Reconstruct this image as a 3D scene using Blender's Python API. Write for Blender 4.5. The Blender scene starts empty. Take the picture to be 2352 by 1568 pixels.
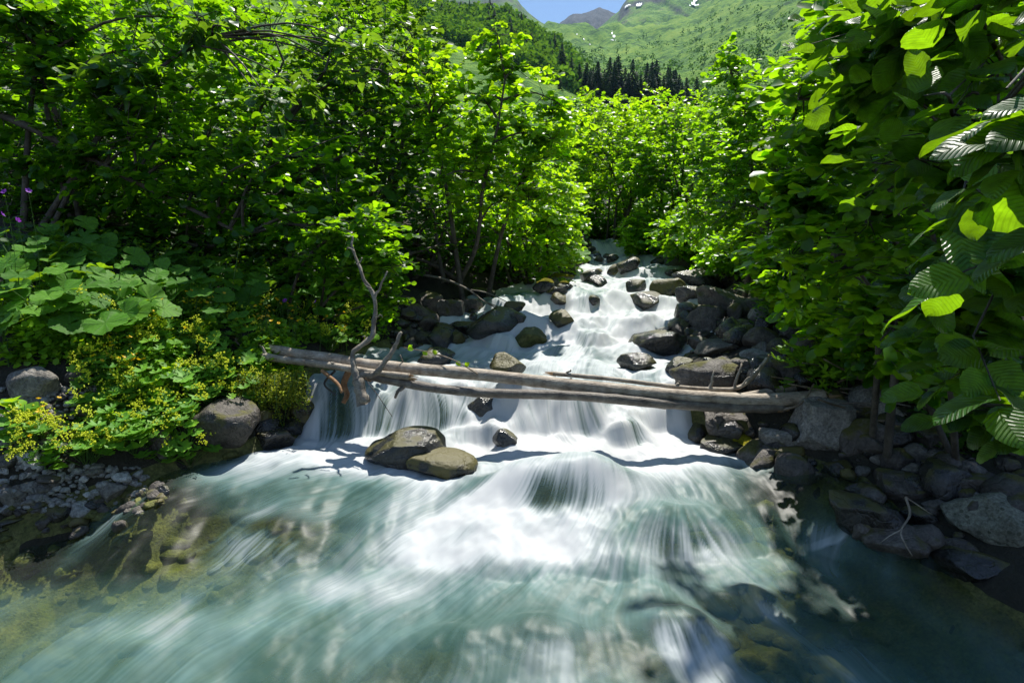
import bpy, bmesh, math, random
import numpy as np
from mathutils import Vector, Matrix, Quaternion
sc = bpy.context.scene
col = sc.collection
random.seed(11)
R_ = np.random.default_rng(11)
rad = math.radians
# ------------------------------------------------------------------ camera, sky, sun, exposure
FPX, PITCH, CZ = 610.0, rad(6.0), 2.0          # focal length in 1024-wide pixels, tilt down, eye height
cam = bpy.data.objects.new('camera', bpy.data.cameras.new('camera'))
col.objects.link(cam)
cam.location = (0, 0, CZ)
cam.rotation_euler = (rad(90) - PITCH, 0, 0)
cam.data.sensor_width = 36.0
cam.data.lens = FPX / 1024 * 36
cam.data.clip_start, cam.data.clip_end = 0.05, 12000
sc.camera = cam
SUN_AZ, SUN_EL = rad(20), rad(65)
world = bpy.data.worlds.new('World')
sc.world = world
world.use_nodes = True
wn = world.node_tree.nodes
sky = wn.new('ShaderNodeTexSky')
sky.sky_type = 'NISHITA'
sky.sun_disc = False
sky.sun_elevation = SUN_EL
sky.sun_rotation = SUN_AZ
sky.altitude = 2600
sky.air_density = 1.0
sky.dust_density = 0.0
sky.ozone_density = 0.25
world.node_tree.links.new(sky.outputs[0], wn['Background'].inputs[0])
wn['Background'].inputs[1].default_value = 0.105
sun = bpy.data.objects.new('sun', bpy.data.lights.new('sun', 'SUN'))
col.objects.link(sun)
sun.data.energy = 5.0
sun.data.angle = rad(0.53)
sun.data.color = (1.0, 0.955, 0.87)
SD = Vector((math.sin(SUN_AZ) * math.cos(SUN_EL), math.cos(SUN_AZ) * math.cos(SUN_EL), math.sin(SUN_EL)))
sun.rotation_mode = 'QUATERNION'
sun.rotation_quaternion = SD.to_track_quat('Z', 'Y')
sun.location = (3, 10, 30)
vs = sc.view_settings
vs.view_transform, vs.look, vs.exposure, vs.gamma = 'Standard', 'None', 0.78, 1.0
cy = sc.cycles
cy.use_denoising = True
cy.max_bounces, cy.diffuse_bounces, cy.glossy_bounces = 9, 6, 2
cy.transmission_bounces, cy.transparent_max_bounces, cy.volume_bounces = 6, 16, 0
cy.caustics_reflective = cy.caustics_refractive = False
cy.sample_clamp_indirect = 4.0

# ------------------------------------------------------------------ helpers
K = 1024 / 2352          # measurements below were read on a 2352-wide view of the photograph
cp, sp = math.cos(PITCH), math.sin(PITCH)

def ray(dx, dy):
    a, b = (dx * K - 512) / FPX, -(dy * K - 341) / FPX
    return np.array([a, cp + b * sp, -sp + b * cp])

def P(dx, dy, Y):
    d = ray(dx, dy)
    return np.array([0, 0, CZ]) + d * (Y / d[1])

def met(n, Y):                       # n view pixels at distance Y in metres
    return n * K / FPX * Y

def proj(p):
    p = np.asarray(p, float)
    x, y, z = p[..., 0], p[..., 1], p[..., 2] - CZ
    dep = y * cp - z * sp
    up = y * sp + z * cp
    return (512 + FPX * x / dep) / K, (341 - FPX * up / dep) / K, dep

def sstep(a, b, x):
    t = np.clip((x - a) / (b - a), 0, 1)
    return t * t * (3 - 2 * t)

def _h(ix, iy, iz, s):
    n = (ix.astype(np.int64) * 374761393 + iy.astype(np.int64) * 668265263 + iz.astype(np.int64) * 1274126177 + s * 974634777) & 0xFFFFFFFF
    n = ((n ^ (n >> 13)) * 1274126177) & 0xFFFFFFFF
    n = n ^ (n >> 16)
    return (n & 0xFFFFFF) / float(0xFFFFFF)

def vn(x, y, z=0.0, s=0):            # value noise in [0, 1]
    x, y, z = np.broadcast_arrays(np.asarray(x, float), np.asarray(y, float), np.asarray(z, float))
    ix, iy, iz = np.floor(x), np.floor(y), np.floor(z)
    fx, fy, fz = x - ix, y - iy, z - iz
    fx, fy, fz = fx * fx * (3 - 2 * fx), fy * fy * (3 - 2 * fy), fz * fz * (3 - 2 * fz)
    r = 0
    for a in (0, 1):
        for b in (0, 1):
            for c in (0, 1):
                w = (fx if a else 1 - fx) * (fy if b else 1 - fy) * (fz if c else 1 - fz)
                r = r + w * _h(ix + a, iy + b, iz + c, s)
    return r

def fbm(x, y, z=0.0, s=0, o=4, g=0.5):
    r, a, t = 0, 1.0, 0
    x, y, z = np.asarray(x, float), np.asarray(y, float), np.asarray(z, float)
    for k in range(o):
        r = r + a * vn(x * 2**k, y * 2**k, z * 2**k, s + k * 17)
        t += a
        a *= g
    return r / t

def mesh_np(name, V, faces, mat=None, smooth=True, attrs=None, uv=None):
    """V (n,3); faces: list of int arrays (m,k) with k = 3 or 4; uv per vertex (n,2)."""
    V = np.asarray(V, np.float32)
    faces = [np.asarray(f, np.int32) for f in faces if len(f)]
    me = bpy.data.meshes.new(name)
    me.vertices.add(len(V))
    me.vertices.foreach_set('co', V.ravel())
    tot = np.concatenate([np.full(len(f), f.shape[1], np.int32) for f in faces])
    idx = np.concatenate([f.ravel() for f in faces])
    me.loops.add(len(idx))
    me.loops.foreach_set('vertex_index', idx)
    me.polygons.add(len(tot))
    st = np.zeros(len(tot), np.int32)
    st[1:] = np.cumsum(tot)[:-1]
    me.polygons.foreach_set('loop_start', st)
    me.polygons.foreach_set('loop_total', tot)
    me.polygons.foreach_set('use_smooth', np.full(len(tot), smooth))
    for k, v in (attrs or {}).items():
        a = me.attributes.new(k, 'FLOAT', 'POINT')
        a.data.foreach_set('value', np.asarray(v, np.float32).ravel())
    if uv is not None:
        u = me.uv_layers.new(name='UVMap')
        u.data.foreach_set('uv', np.asarray(uv, np.float32)[idx].ravel())
    me.update(calc_edges=True)
    if mat:
        me.materials.append(mat)
    return me

def obj(name, me, parent=None, loc=None):
    o = bpy.data.objects.new(name, me)
    col.objects.link(o)
    if parent:
        o.parent = parent
    if loc is not None:
        o.location = loc
    return o

def tag(o, label=None, cat=None, group=None, kind=None):
    if label: o['label'] = label
    if cat: o['category'] = cat
    if group: o['group'] = group
    if kind: o['kind'] = kind
    return o

def thing(name, loc, label, cat, group=None):
    o = obj(name, None, None, loc)
    o.empty_display_size = 0.1
    return tag(o, label, cat, group)

def grid_faces(n, m):                # n rows, m columns
    i = np.arange((n - 1) * m).reshape(n - 1, m)[:, :-1].ravel()
    return np.stack([i, i + 1, i + m + 1, i + m], 1)

def tubes(paths, sides=6, cap=True):
    """paths: list of (points (n,3), radii (n,)). Returns V, quads."""
    Vs, Fs, off = [], [], 0
    ang = np.arange(sides) / sides * 2 * np.pi
    for pts, r in paths:
        pts, r = np.asarray(pts, float), np.asarray(r, float)
        n = len(pts)
        t = np.gradient(pts, axis=0)
        t /= np.linalg.norm(t, axis=1, keepdims=True) + 1e-9
        ref = np.array([0.0, 0, 1]) if abs(t[:, 2]).mean() < 0.8 else np.array([1.0, 0, 0])
        a = np.cross(t, ref)
        a /= np.linalg.norm(a, axis=1, keepdims=True) + 1e-9
        b = np.cross(t, a)
        ring = pts[:, None] + r[:, None, None] * (np.cos(ang)[None, :, None] * a[:, None] + np.sin(ang)[None, :, None] * b[:, None])
        Vs.append(ring.reshape(-1, 3))
        j = np.arange(sides)
        for i in range(n - 1):
            Fs.append(np.stack([off + i * sides + j, off + i * sides + (j + 1) % sides, off + (i + 1) * sides + (j + 1) % sides, off + (i + 1) * sides + j], 1))
        start = off
        off += n * sides
        if cap:
            for e in (0, n - 1):
                Vs.append(pts[e:e + 1])
                base = start + e * sides
                Fs.append(np.stack([base + j, base + (j + 1) % sides, np.full(sides, off), np.full(sides, off)], 1))
                off += 1
    V = np.concatenate(Vs)
    Q = np.concatenate(Fs)
    tri = Q[:, 2] == Q[:, 3]
    return V, [Q[~tri], Q[tri][:, :3]]

def smooth_path(pts, n):
    """Catmull-Rom through pts, n samples."""
    p = np.asarray(pts, float)
    p = np.vstack([2 * p[0] - p[1], p, 2 * p[-1] - p[-2]])
    u = np.linspace(0, len(pts) - 1 - 1e-6, n)
    i = u.astype(int)
    f = (u - i)[:, None]
    a, b, c, d = p[i], p[i + 1], p[i + 2], p[i + 3]
    return 0.5 * (2 * b + (c - a) * f + (2 * a - 5 * b + 4 * c - d) * f**2 + (3 * b - a - 3 * c + d) * f**3)

# ------------------------------------------------------------------ materials
def newmat(name):
    m = bpy.data.materials.new(name)
    m.use_nodes = True
    nt = m.node_tree
    nt.nodes.clear()
    out = nt.nodes.new('ShaderNodeOutputMaterial')
    return m, nt, out

class N:
    def __init__(s, nt): s.nt = nt
    def __call__(s, t, **kw):
        n = s.nt.nodes.new('ShaderNode' + t)
        for k, v in kw.items():
            if k.startswith('i_'):
                key = k[2:].replace('_', ' ')
                key = int(key) if key.isdigit() else key
                if isinstance(v, bpy.types.NodeSocket): s.nt.links.new(v, n.inputs[key])
                else: n.inputs[key].default_value = v
            else: setattr(n, k, v)
        return n
    def link(s, a, b): s.nt.links.new(a, b)
    def math(s, op, a, b=0.5, clamp=False):
        n = s.nt.nodes.new('ShaderNodeMath'); n.operation = op; n.use_clamp = clamp
        for i, v in ((0, a), (1, b)):
            if isinstance(v, bpy.types.NodeSocket): s.nt.links.new(v, n.inputs[i])
            else: n.inputs[i].default_value = v
        return n.outputs[0]
    def ramp(s, f, stops):
        n = s.nt.nodes.new('ShaderNodeValToRGB')
        s.nt.links.new(f, n.inputs[0])
        e = n.color_ramp.elements
        while len(e) < len(stops): e.new(0.5)
        for k, (p, c) in enumerate(stops):
            e[k].position = p
            e[k].color = (*c, 1) if len(c) == 3 else c
        return n.outputs[0]
    def mix(s, f, a, b):
        n = s.nt.nodes.new('ShaderNodeMix'); n.data_type = 'RGBA'
        for i, v in ((0, f), (6, a), (7, b)):
            if isinstance(v, bpy.types.NodeSocket): s.nt.links.new(v, n.inputs[i])
            else: n.inputs[i].default_value = v if i == 0 else (*v, 1)
        return n.outputs[2]

def rock_material(name, c0, c1, c2, rough, moss=0.0, mosscol=(.09, .085, .012), spec=.5, scale=1.0, lichen=0.0, bump=.8, crack=.22):
    m, nt, out = newmat(name)
    n = N(nt)
    co = n('TexCoord').outputs['Object']
    geo = n('NewGeometry')
    ob = n('ObjectInfo')
    mp = n('VectorMath', operation='ADD', i_0=geo.outputs['Position'])
    cmb = n('CombineXYZ', i_0=n.math('MULTIPLY', ob.outputs['Random'], 31.0))
    n.link(cmb.outputs[0], mp.inputs[1])
    co = mp.outputs[0]
    n1 = n('TexNoise', i_Vector=co, i_Scale=7 * scale, i_Detail=8.0, i_Roughness=.65)
    n2 = n('TexNoise', i_Vector=co, i_Scale=45 * scale, i_Detail=6.0, i_Roughness=.7)
    base = n.ramp(n1.outputs[0], [(.3, c0), (.52, c1), (.72, c2)])
    sp_ = n.ramp(n2.outputs[0], [(.35, (.45, .45, .45)), (.65, (1.25, 1.25, 1.25))])
    mul = n('Mix', data_type='RGBA', blend_type='MULTIPLY', i_0=1.0)
    n.link(base, mul.inputs[6]); n.link(sp_, mul.inputs[7])
    c = mul.outputs[2]
    # tone differs a little from stone to stone
    hsv = n('HueSaturation', i_Color=c)
    n.link(n.math('ADD', n.math('MULTIPLY', ob.outputs['Random'], .7), .65), hsv.inputs['Value'])
    c = hsv.outputs[0]
    if lichen:
        vo = n('TexVoronoi', i_Vector=co, i_Scale=16.0)
        lm = n.math('MULTIPLY', n.math('LESS_THAN', vo.outputs['Distance'], .22), lichen)
        c = n.mix(lm, c, (.07, .075, .05))
    rv = rough
    if moss:
        n3 = n('TexNoise', i_Vector=co, i_Scale=5.0, i_Detail=5.0)
        sx = n('SeparateXYZ', i_0=geo.outputs['Normal'])
        mm = n.math('ADD', n3.outputs[0], n.math('MULTIPLY', sx.outputs[2], .18))
        mm = n.math('MULTIPLY', n.math('SUBTRACT', mm, 1.02 - moss), 9.0, True)
        c = n.mix(mm, c, mosscol)
        rv = n.math('ADD', n.math('MULTIPLY', mm, .35), rough, True)
    bs = n('BsdfPrincipled')
    n.link(c, bs.inputs['Base Color'])
    if isinstance(rv, float): bs.inputs['Roughness'].default_value = rv
    else: n.link(rv, bs.inputs['Roughness'])
    bs.inputs['Specular IOR Level'].default_value = spec
    wv = n('TexNoise', i_Vector=co, i_Scale=3.0, i_Detail=3.0)
    wmix = n('VectorMath', operation='ADD', i_0=co, i_1=wv.outputs['Color'])
    vc = n('TexVoronoi', feature='DISTANCE_TO_EDGE', i_Vector=wmix.outputs[0], i_Scale=3.2)
    ck = n.math('MULTIPLY', vc.outputs['Distance'], 22.0, True)
    hb = n.math('ADD', n.math('ADD', n1.outputs[0], n.math('MULTIPLY', n2.outputs[0], .5)), n.math('MULTIPLY', ck, crack))
    bp = n('Bump', i_Strength=bump, i_Distance=.04, i_Height=hb)
    n.link(bp.outputs[0], bs.inputs['Normal'])
    n.link(bs.outputs[0], out.inputs[0])
    return m

M = {}
M['wet'] = rock_material('wet_dark_rock', (.012, .012, .012), (.03, .029, .027), (.055, .052, .046), .16, .42, (.06, .055, .008), .6, bump=.5)
M['wetmoss'] = rock_material('wet_mossy_rock', (.012, .012, .009), (.03, .027, .016), (.06, .05, .025), .17, .58, (.085, .072, .012), .6, bump=.5)
M['dry'] = rock_material('dry_grey_rock', (.12, .11, .095), (.2, .185, .16), (.30, .28, .25), .85, .15, (.1, .1, .03), .3)
M['damp'] = rock_material('damp_rock', (.045, .038, .033), (.095, .082, .07), (.17, .15, .13), .5, .4, (.09, .085, .015), .5)
M['pale'] = rock_material('pale_gravel_rock', (.27, .26, .24), (.43, .42, .39), (.58, .56, .53), .9, 0.0, spec=.25)
M['lichen'] = rock_material('lichen_rock', (.12, .12, .09), (.2, .2, .155), (.28, .28, .22), .85, .2, (.1, .1, .03), .3, lichen=.8)
M['bed'] = rock_material('bed_stone', (.06, .07, .018), (.16, .165, .045), (.27, .25, .09), .6, .3, (.12, .13, .02), .3, crack=0.0)

m, nt, out = newmat('soil'); n = N(nt)
pos = n('NewGeometry').outputs['Position']
n1 = n('TexNoise', i_Vector=pos, i_Scale=4.0, i_Detail=8.0, i_Roughness=.65)
n2 = n('TexNoise', i_Vector=pos, i_Scale=40.0, i_Detail=4.0)
c = n.ramp(n1.outputs[0], [(.3, (.012, .012, .006)), (.55, (.028, .024, .014)), (.75, (.055, .045, .03))])
bs = n('BsdfPrincipled', i_Roughness=.95)
n.link(c, bs.inputs['Base Color'])
bp = n('Bump', i_Strength=.8, i_Distance=.03, i_Height=n.math('ADD', n1.outputs[0], n2.outputs[0]))
n.link(bp.outputs[0], bs.inputs['Normal'])
n.link(bs.outputs[0], out.inputs[0])
M['soil'] = m

def bark_material(name, c0, c1, c2, lent=0.0, rough=.75):
    m, nt, out = newmat(name); n = N(nt)
    pos = n('NewGeometry').outputs['Position']
    n1 = n('TexNoise', i_Vector=pos, i_Scale=9.0, i_Detail=8.0, i_Roughness=.7)
    mp = n('Mapping', i_Vector=pos); mp.inputs['Scale'].default_value = (18, 120, 120)
    n2 = n('TexNoise', i_Vector=mp.outputs[0], i_Scale=1.0, i_Detail=5.0, i_Roughness=.6)
    c = n.ramp(n1.outputs[0], [(.32, c0), (.5, c1), (.7, c2)])
    g = n.ramp(n2.outputs[0], [(.35, (.55, .55, .55)), (.6, (1.1, 1.1, 1.1))])
    mul = n('Mix', data_type='RGBA', blend_type='MULTIPLY', i_0=.8)
    n.link(c, mul.inputs[6]); n.link(g, mul.inputs[7])
    bs = n('BsdfPrincipled', i_Roughness=rough)
    n.link(mul.outputs[2], bs.inputs['Base Color'])
    bp = n('Bump', i_Strength=.6, i_Distance=.012, i_Height=n.math('ADD', n1.outputs[0], n2.outputs[0]))
    n.link(bp.outputs[0], bs.inputs['Normal'])
    n.link(bs.outputs[0], out.inputs[0])
    return m
M['log'] = bark_material('weathered_log_bark', (.16, .12, .085), (.34, .28, .21), (.5, .44, .36), rough=.6)
M['logdark'] = bark_material('damp_log_bark', (.06, .048, .038), (.14, .115, .09), (.26, .23, .19), rough=.55)
M['snag'] = bark_material('grey_deadwood', (.10, .08, .06), (.22, .19, .15), (.38, .34, .28))
M['bark'] = bark_material('alder_bark', (.03, .024, .017), (.07, .058, .043), (.15, .13, .1))
M['twig'] = bark_material('dry_twig', (.1, .07, .045), (.2, .15, .1), (.34, .27, .2))
M['root'] = bark_material('orange_root', (.12, .055, .02), (.26, .13, .05), (.4, .24, .12))
M['cutwood'] = bark_material('split_wood', (.3, .17, .08), (.42, .27, .14), (.5, .36, .22))

def leaf_material(name, cols, trans, tfac=.45, rough=.38, vein=0.0, veinmode='alder', spec=.5):
    """cols: three base colours mixed per leaf; trans: colour of the light that comes through."""
    m, nt, out = newmat(name); n = N(nt)
    at = n('Attribute', attribute_name='rnd')
    ob = n('ObjectInfo')
    f = n.math('FRACT', n.math('ADD', at.outputs['Fac'], n.math('MULTIPLY', ob.outputs['Random'], 7.31)))
    c = n.ramp(f, [(0, cols[0]), (.55, cols[1]), (1, cols[2])])
    tc = n.ramp(f, [(0, tuple(x * .62 for x in trans)), (.6, trans), (1, tuple(min(1, x * 1.25) for x in trans))])
    bs = n('BsdfPrincipled', i_Roughness=rough)
    bs.inputs['Specular IOR Level'].default_value = spec
    tr = n('BsdfTranslucent')
    if vein:
        uv = n('SeparateXYZ', i_0=n('TexCoord').outputs['UV'])
        if veinmode == 'alder':
            w = n.math('ABSOLUTE', n.math('SUBTRACT', uv.outputs[1], .5))
            ph = n.math('SUBTRACT', n.math('MULTIPLY', uv.outputs[0], 62.0), n.math('MULTIPLY', w, 42.0))
        else:
            ph = n.math('MULTIPLY', uv.outputs[0], 60.0)
        s = n.math('ADD', n.math('MULTIPLY', n.math('SINE', ph), .5), .5)
        vm = n.math('POWER', s, 5.0)
        mid = n.math('MULTIPLY', n.math('ABSOLUTE', n.math('SUBTRACT', uv.outputs[1], .5)), 30.0, True)
        bp = n('Bump', i_Strength=vein, i_Distance=.004, i_Height=n.math('SUBTRACT', 1.0, vm))
        n.link(bp.outputs[0], bs.inputs['Normal'])
        c = n.mix(n.math('MULTIPLY', vm, .45), c, (.10, .2, .05))
        tc = n.mix(n.math('MULTIPLY', vm, .35), tc, tuple(x * .45 for x in trans))
    mo = n('TexNoise', i_Vector=n('NewGeometry').outputs['Position'], i_Scale=55.0 if vein else 14.0, i_Detail=3.0)
    mv = n.math('ADD', n.math('MULTIPLY', mo.outputs[0], 1.1), .45)
    h1 = n('HueSaturation', i_Color=c); n.link(mv, h1.inputs['Value']); c = h1.outputs[0]
    h2 = n('HueSaturation', i_Color=tc); n.link(mv, h2.inputs['Value']); tc = h2.outputs[0]
    n.link(c, bs.inputs['Base Color'])
    n.link(tc, tr.inputs['Color'])
    mx = n('MixShader', i_0=tfac)
    n.link(bs.outputs[0], mx.inputs[1]); n.link(tr.outputs[0], mx.inputs[2])
    n.link(mx.outputs[0], out.inputs[0])
    return m
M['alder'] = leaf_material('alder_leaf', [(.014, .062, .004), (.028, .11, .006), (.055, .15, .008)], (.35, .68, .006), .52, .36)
M['aldernear'] = leaf_material('alder_leaf_veined', [(.014, .06, .005), (.026, .10, .007), (.05, .14, .010)], (.28, .54, .006), .46, .38, 1.0)
M['alderyoung'] = leaf_material('young_alder_leaf', [(.026, .10, .004), (.045, .15, .006), (.08, .2, .009)], (.48, .80, .008), .55, .36)
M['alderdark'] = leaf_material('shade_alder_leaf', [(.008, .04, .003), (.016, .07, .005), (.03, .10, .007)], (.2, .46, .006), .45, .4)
M['hazel'] = leaf_material('long_leaf', [(.02, .07, .014), (.035, .11, .02), (.055, .15, .028)], (.25, .46, .015), .42, .42)
M['butterbur'] = leaf_material('butterbur_leaf', [(.05, .15, .014), (.075, .21, .018), (.12, .28, .024)], (.32, .56, .012), .35, .6, .6, 'radial', .15)
M['mantle'] = leaf_material('mantle_leaf', [(.08, .23, .022), (.13, .32, .03), (.2, .4, .03)], (.42, .66, .015), .35, .55, 0, spec=.3)
M['herb'] = leaf_material('herb_leaf', [(.08, .22, .012), (.14, .32, .016), (.22, .42, .02)], (.46, .7, .012), .4, .5, spec=.3)
M['moss'] = leaf_material('hanging_moss_leaf', [(.12, .16, .012), (.17, .2, .015), (.24, .27, .02)], (.35, .42, .01), .35, .6, spec=.2)
M['fern'] = leaf_material('fern_leaf', [(.025, .085, .012), (.04, .12, .016), (.06, .15, .02)], (.22, .42, .015), .4, .5)
M['conifer'] = leaf_material('conifer_needles', [(.008, .028, .010), (.012, .038, .013), (.018, .05, .016)], (.03, .07, .01), .15, .7, spec=.2)
M['farleaf'] = leaf_material('far_foliage', [(.03, .10, .012), (.05, .14, .016), (.08, .19, .022)], (.18, .36, .015), .3, .7, spec=.0)
M['scrub'] = leaf_material('alpine_scrub', [(.012, .045, .006), (.022, .075, .010), (.036, .10, .014)], (.10, .22, .01), .3, .8, spec=0.0)

def flat(name, c, rough=.6, tr=None):
    m, nt, out = newmat(name); n = N(nt)
    bs = n('BsdfPrincipled', i_Roughness=rough)
    bs.inputs['Base Color'].default_value = (*c, 1)
    if tr:
        t = n('BsdfTranslucent'); t.inputs[0].default_value = (*tr, 1)
        mx = n('MixShader', i_0=.35)
        n.link(bs.outputs[0], mx.inputs[1]); n.link(t.outputs[0], mx.inputs[2])
        n.link(mx.outputs[0], out.inputs[0])
    else: n.link(bs.outputs[0], out.inputs[0])
    return m
M['yellow'] = flat('buttercup_petal', (.85, .52, .01), .4, (.9, .55, .01))
M['lime'] = flat('mantle_blossom', (.66, .72, .03), .7, (.75, .8, .03))
M['purple'] = flat('geranium_petal', (.22, .03, .42), .5, (.3, .05, .5))
M['stalk'] = flat('green_stalk', (.08, .17, .03), .6, (.2, .35, .04))
M['snow'] = flat('old_snow', (.82, .84, .86), .8)
M['browndead'] = flat('dead_leaf', (.4, .2, .08), .7, (.5, .25, .08))
M['mosscap'] = rock_material('moss_cushion', (.10, .10, .008), (.2, .18, .012), (.3, .27, .02), .95, 0.0, spec=.1, scale=2.0, crack=0.0)
# ------------------------------------------------------------------ stream geometry (metres; camera at x=0, y=0)
YP = [-6, 1.5, 2.4, 2.9, 3.3, 3.7, 3.95, 4.35, 4.75, 5.2, 5.72, 6.08, 6.3, 7.2, 8.0, 8.3, 9.4, 9.75, 11.4, 11.8, 13.2, 13.55, 14.8, 15.2, 17, 17.5, 30, 80]
ZP = [-1.2, -.42, -.26, -.17, -.06, .0, .04, .22, .34, .42, .50, .92, .96, 1.03, 1.13, 1.41, 1.47, 1.70, 1.76, 1.93, 2.0, 2.2, 2.28, 2.5, 2.62, 3.0, 5.0, 16]
YP2 = [-6, 1.5, 2.4, 2.9, 3.3, 3.7, 4.0, 4.3, 4.75, 5.3, 5.5, 5.62, 5.95, 6.05, 6.35, 7.2, 7.6, 7.75, 8.3, 8.5, 9.1, 9.3, 11.4, 11.8, 13.2, 13.55, 14.8, 15.2, 17, 17.5, 30, 80]
ZP2 = [-1.2, -.42, -.26, -.17, -.07, .0, .05, .20, .34, .40, .44, .66, .72, .88, .95, 1.03, 1.08, 1.24, 1.30, 1.44, 1.50, 1.68, 1.78, 1.93, 2.0, 2.2, 2.28, 2.5, 2.62, 3.0, 5.0, 16]
LY = [-6, 2.5, 3.6, 4.2, 4.74, 5.0, 5.3, 5.75, 6.1, 6.9, 7.3, 7.8, 8.6, 9.7, 10.8, 12, 13.5, 15.3, 17.2, 25, 80]
LX = [-6, -4.2, -3.75, -3.5, -2.86, -2.66, -2.2, -2.02, -2.0, -1.9, -1.65, -1.4, -1.15, -.85, -.25, .5, 1.4, 2.05, 2.25, 3.2, 8]
RY = [-6, 2.5, 3.1, 3.6, 4.1, 4.8, 5.3, 5.6, 6.0, 6.6, 7.3, 8.4, 9.4, 10.4, 11.5, 13, 15, 16.4, 17.4, 25, 80]
RX = [4.5, 3.5, 3.1, 2.8, 2.75, 2.7, 2.25, 1.75, 1.68, 1.7, 2.0, 2.6, 3.0, 3.5, 3.9, 4.6, 5.2, 4.2, 3.0, 4.0, 9]
def xl(y): return np.interp(y, LY, LX)
def xr(y): return np.interp(y, RY, RX)
BUMPS = []          # mounds of water over drowned boulders: x, y, rx, ry, height

def zbase(x, y):
    w = .16 * np.sin(2.3 * x + .6) + .55 * (fbm(x * 1.9, y * .5, 0, 5, 4) - .5) + .05 * np.sin(7 * x + 2)
    yw = y + w * sstep(2.2, 4, y)
    mm = sstep(.42, .58, vn(x * 1.6 + 3.3, y * .25, 0, 27))
    return np.interp(yw, YP, ZP) * (1 - mm) + np.interp(yw, YP2, ZP2) * mm

def zw(x, y):
    x, y = np.asarray(x, float), np.asarray(y, float)
    z = zbase(x, y) + (fbm(x * 3.1, y * 3.1, 0, 15, 3) - .5) * (.03 + .15 * sstep(5.2, 6.0, y))
    for bx, by, rx, ry, h in BUMPS:
        d2 = ((x - bx) / rx) ** 2 + ((y - by) / ry) ** 2
        z = z + h * np.exp(-d2 ** 1.4)
    return z

def zg(x, y):
    x, y = np.asarray(x, float), np.asarray(y, float)
    d = np.maximum(xl(y) - x, x - xr(y))
    base = np.interp(y, YP, ZP)
    bed = np.minimum(base, zbase(x, y)) - .06 - .08 * sstep(0, .12, -d) - .26 * sstep(0, .7, -d) + .10 * (fbm(x * 3, y * 3, 0, 31, 3) - .5)
    left = (x < (xl(y) + xr(y)) / 2)
    o = np.maximum(d, 0)
    up_l = .22 * sstep(0, .3, o) + .40 * np.minimum(o, 1.6) + .24 * np.clip(o - 1.6, 0, 6) + .1 * np.clip(o - 7.6, 0, 200)
    up_r = .10 * sstep(0, .3, o) + .34 * np.minimum(o, 1.2) + .42 * np.clip(o - 1.2, 0, 4) + .1 * np.clip(o - 5.2, 0, 200)
    YS = [-6, 2, 4.5, 6, 8, 10, 12, 15, 18, 30, 80]
    far = np.interp(y, YS, np.interp(YS, YP, ZP))
    base = base + (far - base) * sstep(.3, 1.6, o)
    bank = base - .06 + np.where(left, up_l, up_r) + .16 * (fbm(x * 1.3, y * 1.3, 0, 41, 4) - .5) * sstep(0, .6, o)
    return np.where(d < 0, bed, bank)

def surf(x, y): return np.maximum(zg(x, y), np.where((x > xl(y) - .4) & (x < xr(y) + .4), zw(x, y), -9))

YM = np.exp(np.linspace(np.log(1.6), np.log(40), 1600))
def hit(dx, dy, f=surf):
    d = ray(dx, dy)
    t = YM / d[1]
    x, y, z = d[0] * t, YM, CZ + d[2] * t
    k = np.argmax(f(x, y) > z)
    return np.array([x[k], y[k], float(f(x[k:k+1], y[k:k+1])[0])])

def bump_at(dx, dy, w, h, ry=.7):
    p = hit(dx, dy, zw)
    r = met(w, p[1]) / 2
    BUMPS.append((p[0], p[1], r, r * ry, h))
for b in [(1300, 1112, 360, .24, .42), (1560, 1215, 230, .10, .6), (1310, 680, 150, .12, .7), (1215, 752, 110, .10, .8), (1335, 770, 150, .06, .8),
          (1150, 918, 90, .10, .6), (1440, 812, 110, .10, .7), (1570, 945, 120, .08, .6), (1345, 935, 170, .10, .5),
          (1560, 1440, 190, .10, .6), (1250, 1450, 210, .05, .6), (1030, 1500, 260, .06, .6), (1730, 1370, 140, .06, .6), (650, 1230, 200, .04, .5),
          (1420, 690, 90, .08, .8), (1130, 790, 110, .06, .7), (770, 925, 120, .08, .6), (960, 905, 120, .07, .6), (1190, 985, 110, .06, .6)]:
    bump_at(*b)

# ------------------------------------------------------------------ ground sheet
def axis(segs):
    return np.unique(np.concatenate([np.linspace(a, b, n) for a, b, n in segs]))
gx = axis([(-70, -14, 15), (-14, -6, 24), (-6, 6, 120), (6, 14, 24), (14, 70, 15)])
gy = axis([(-40, -2, 14), (-2, 2, 14), (2, 12, 100), (12, 20, 60), (20, 70, 40)])
GX, GY = np.meshgrid(gx, gy)
GZ = zg(GX, GY)
V = np.stack([GX, GY, GZ], -1).reshape(-1, 3)
tag(obj('ground', mesh_np('ground', V, [grid_faces(len(gy), len(gx))], M['soil'])), kind='structure')

# cobbled bed sheet of the foreground pool
bx_, by_ = np.meshgrid(np.linspace(0, 1, 150), np.exp(np.linspace(np.log(1.7), np.log(9), 190)))
BXX = xl(by_) - .15 + (xr(by_) - xl(by_) + .3) * bx_
vor = fbm(BXX * 7, by_ * 7, 0, 61, 3)
tag(obj('stream_bed', mesh_np('stream_bed', np.stack([BXX, by_, zg(BXX, by_) + .012 + .05 * np.abs(vor - .5)], -1).reshape(-1, 3), [grid_faces(190, 150)], M['bed'])), kind='structure')

# ------------------------------------------------------------------ rocks
def ico(sub):
    bm = bmesh.new()
    bmesh.ops.create_icosphere(bm, subdivisions=sub, radius=1)
    v = np.array([p.co[:] for p in bm.verts])
    f = np.array([[p.index for p in q.verts] for q in bm.faces])
    bm.free()
    return v, f
ICO = {k: ico(k) for k in (2, 3, 4, 5)}

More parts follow.
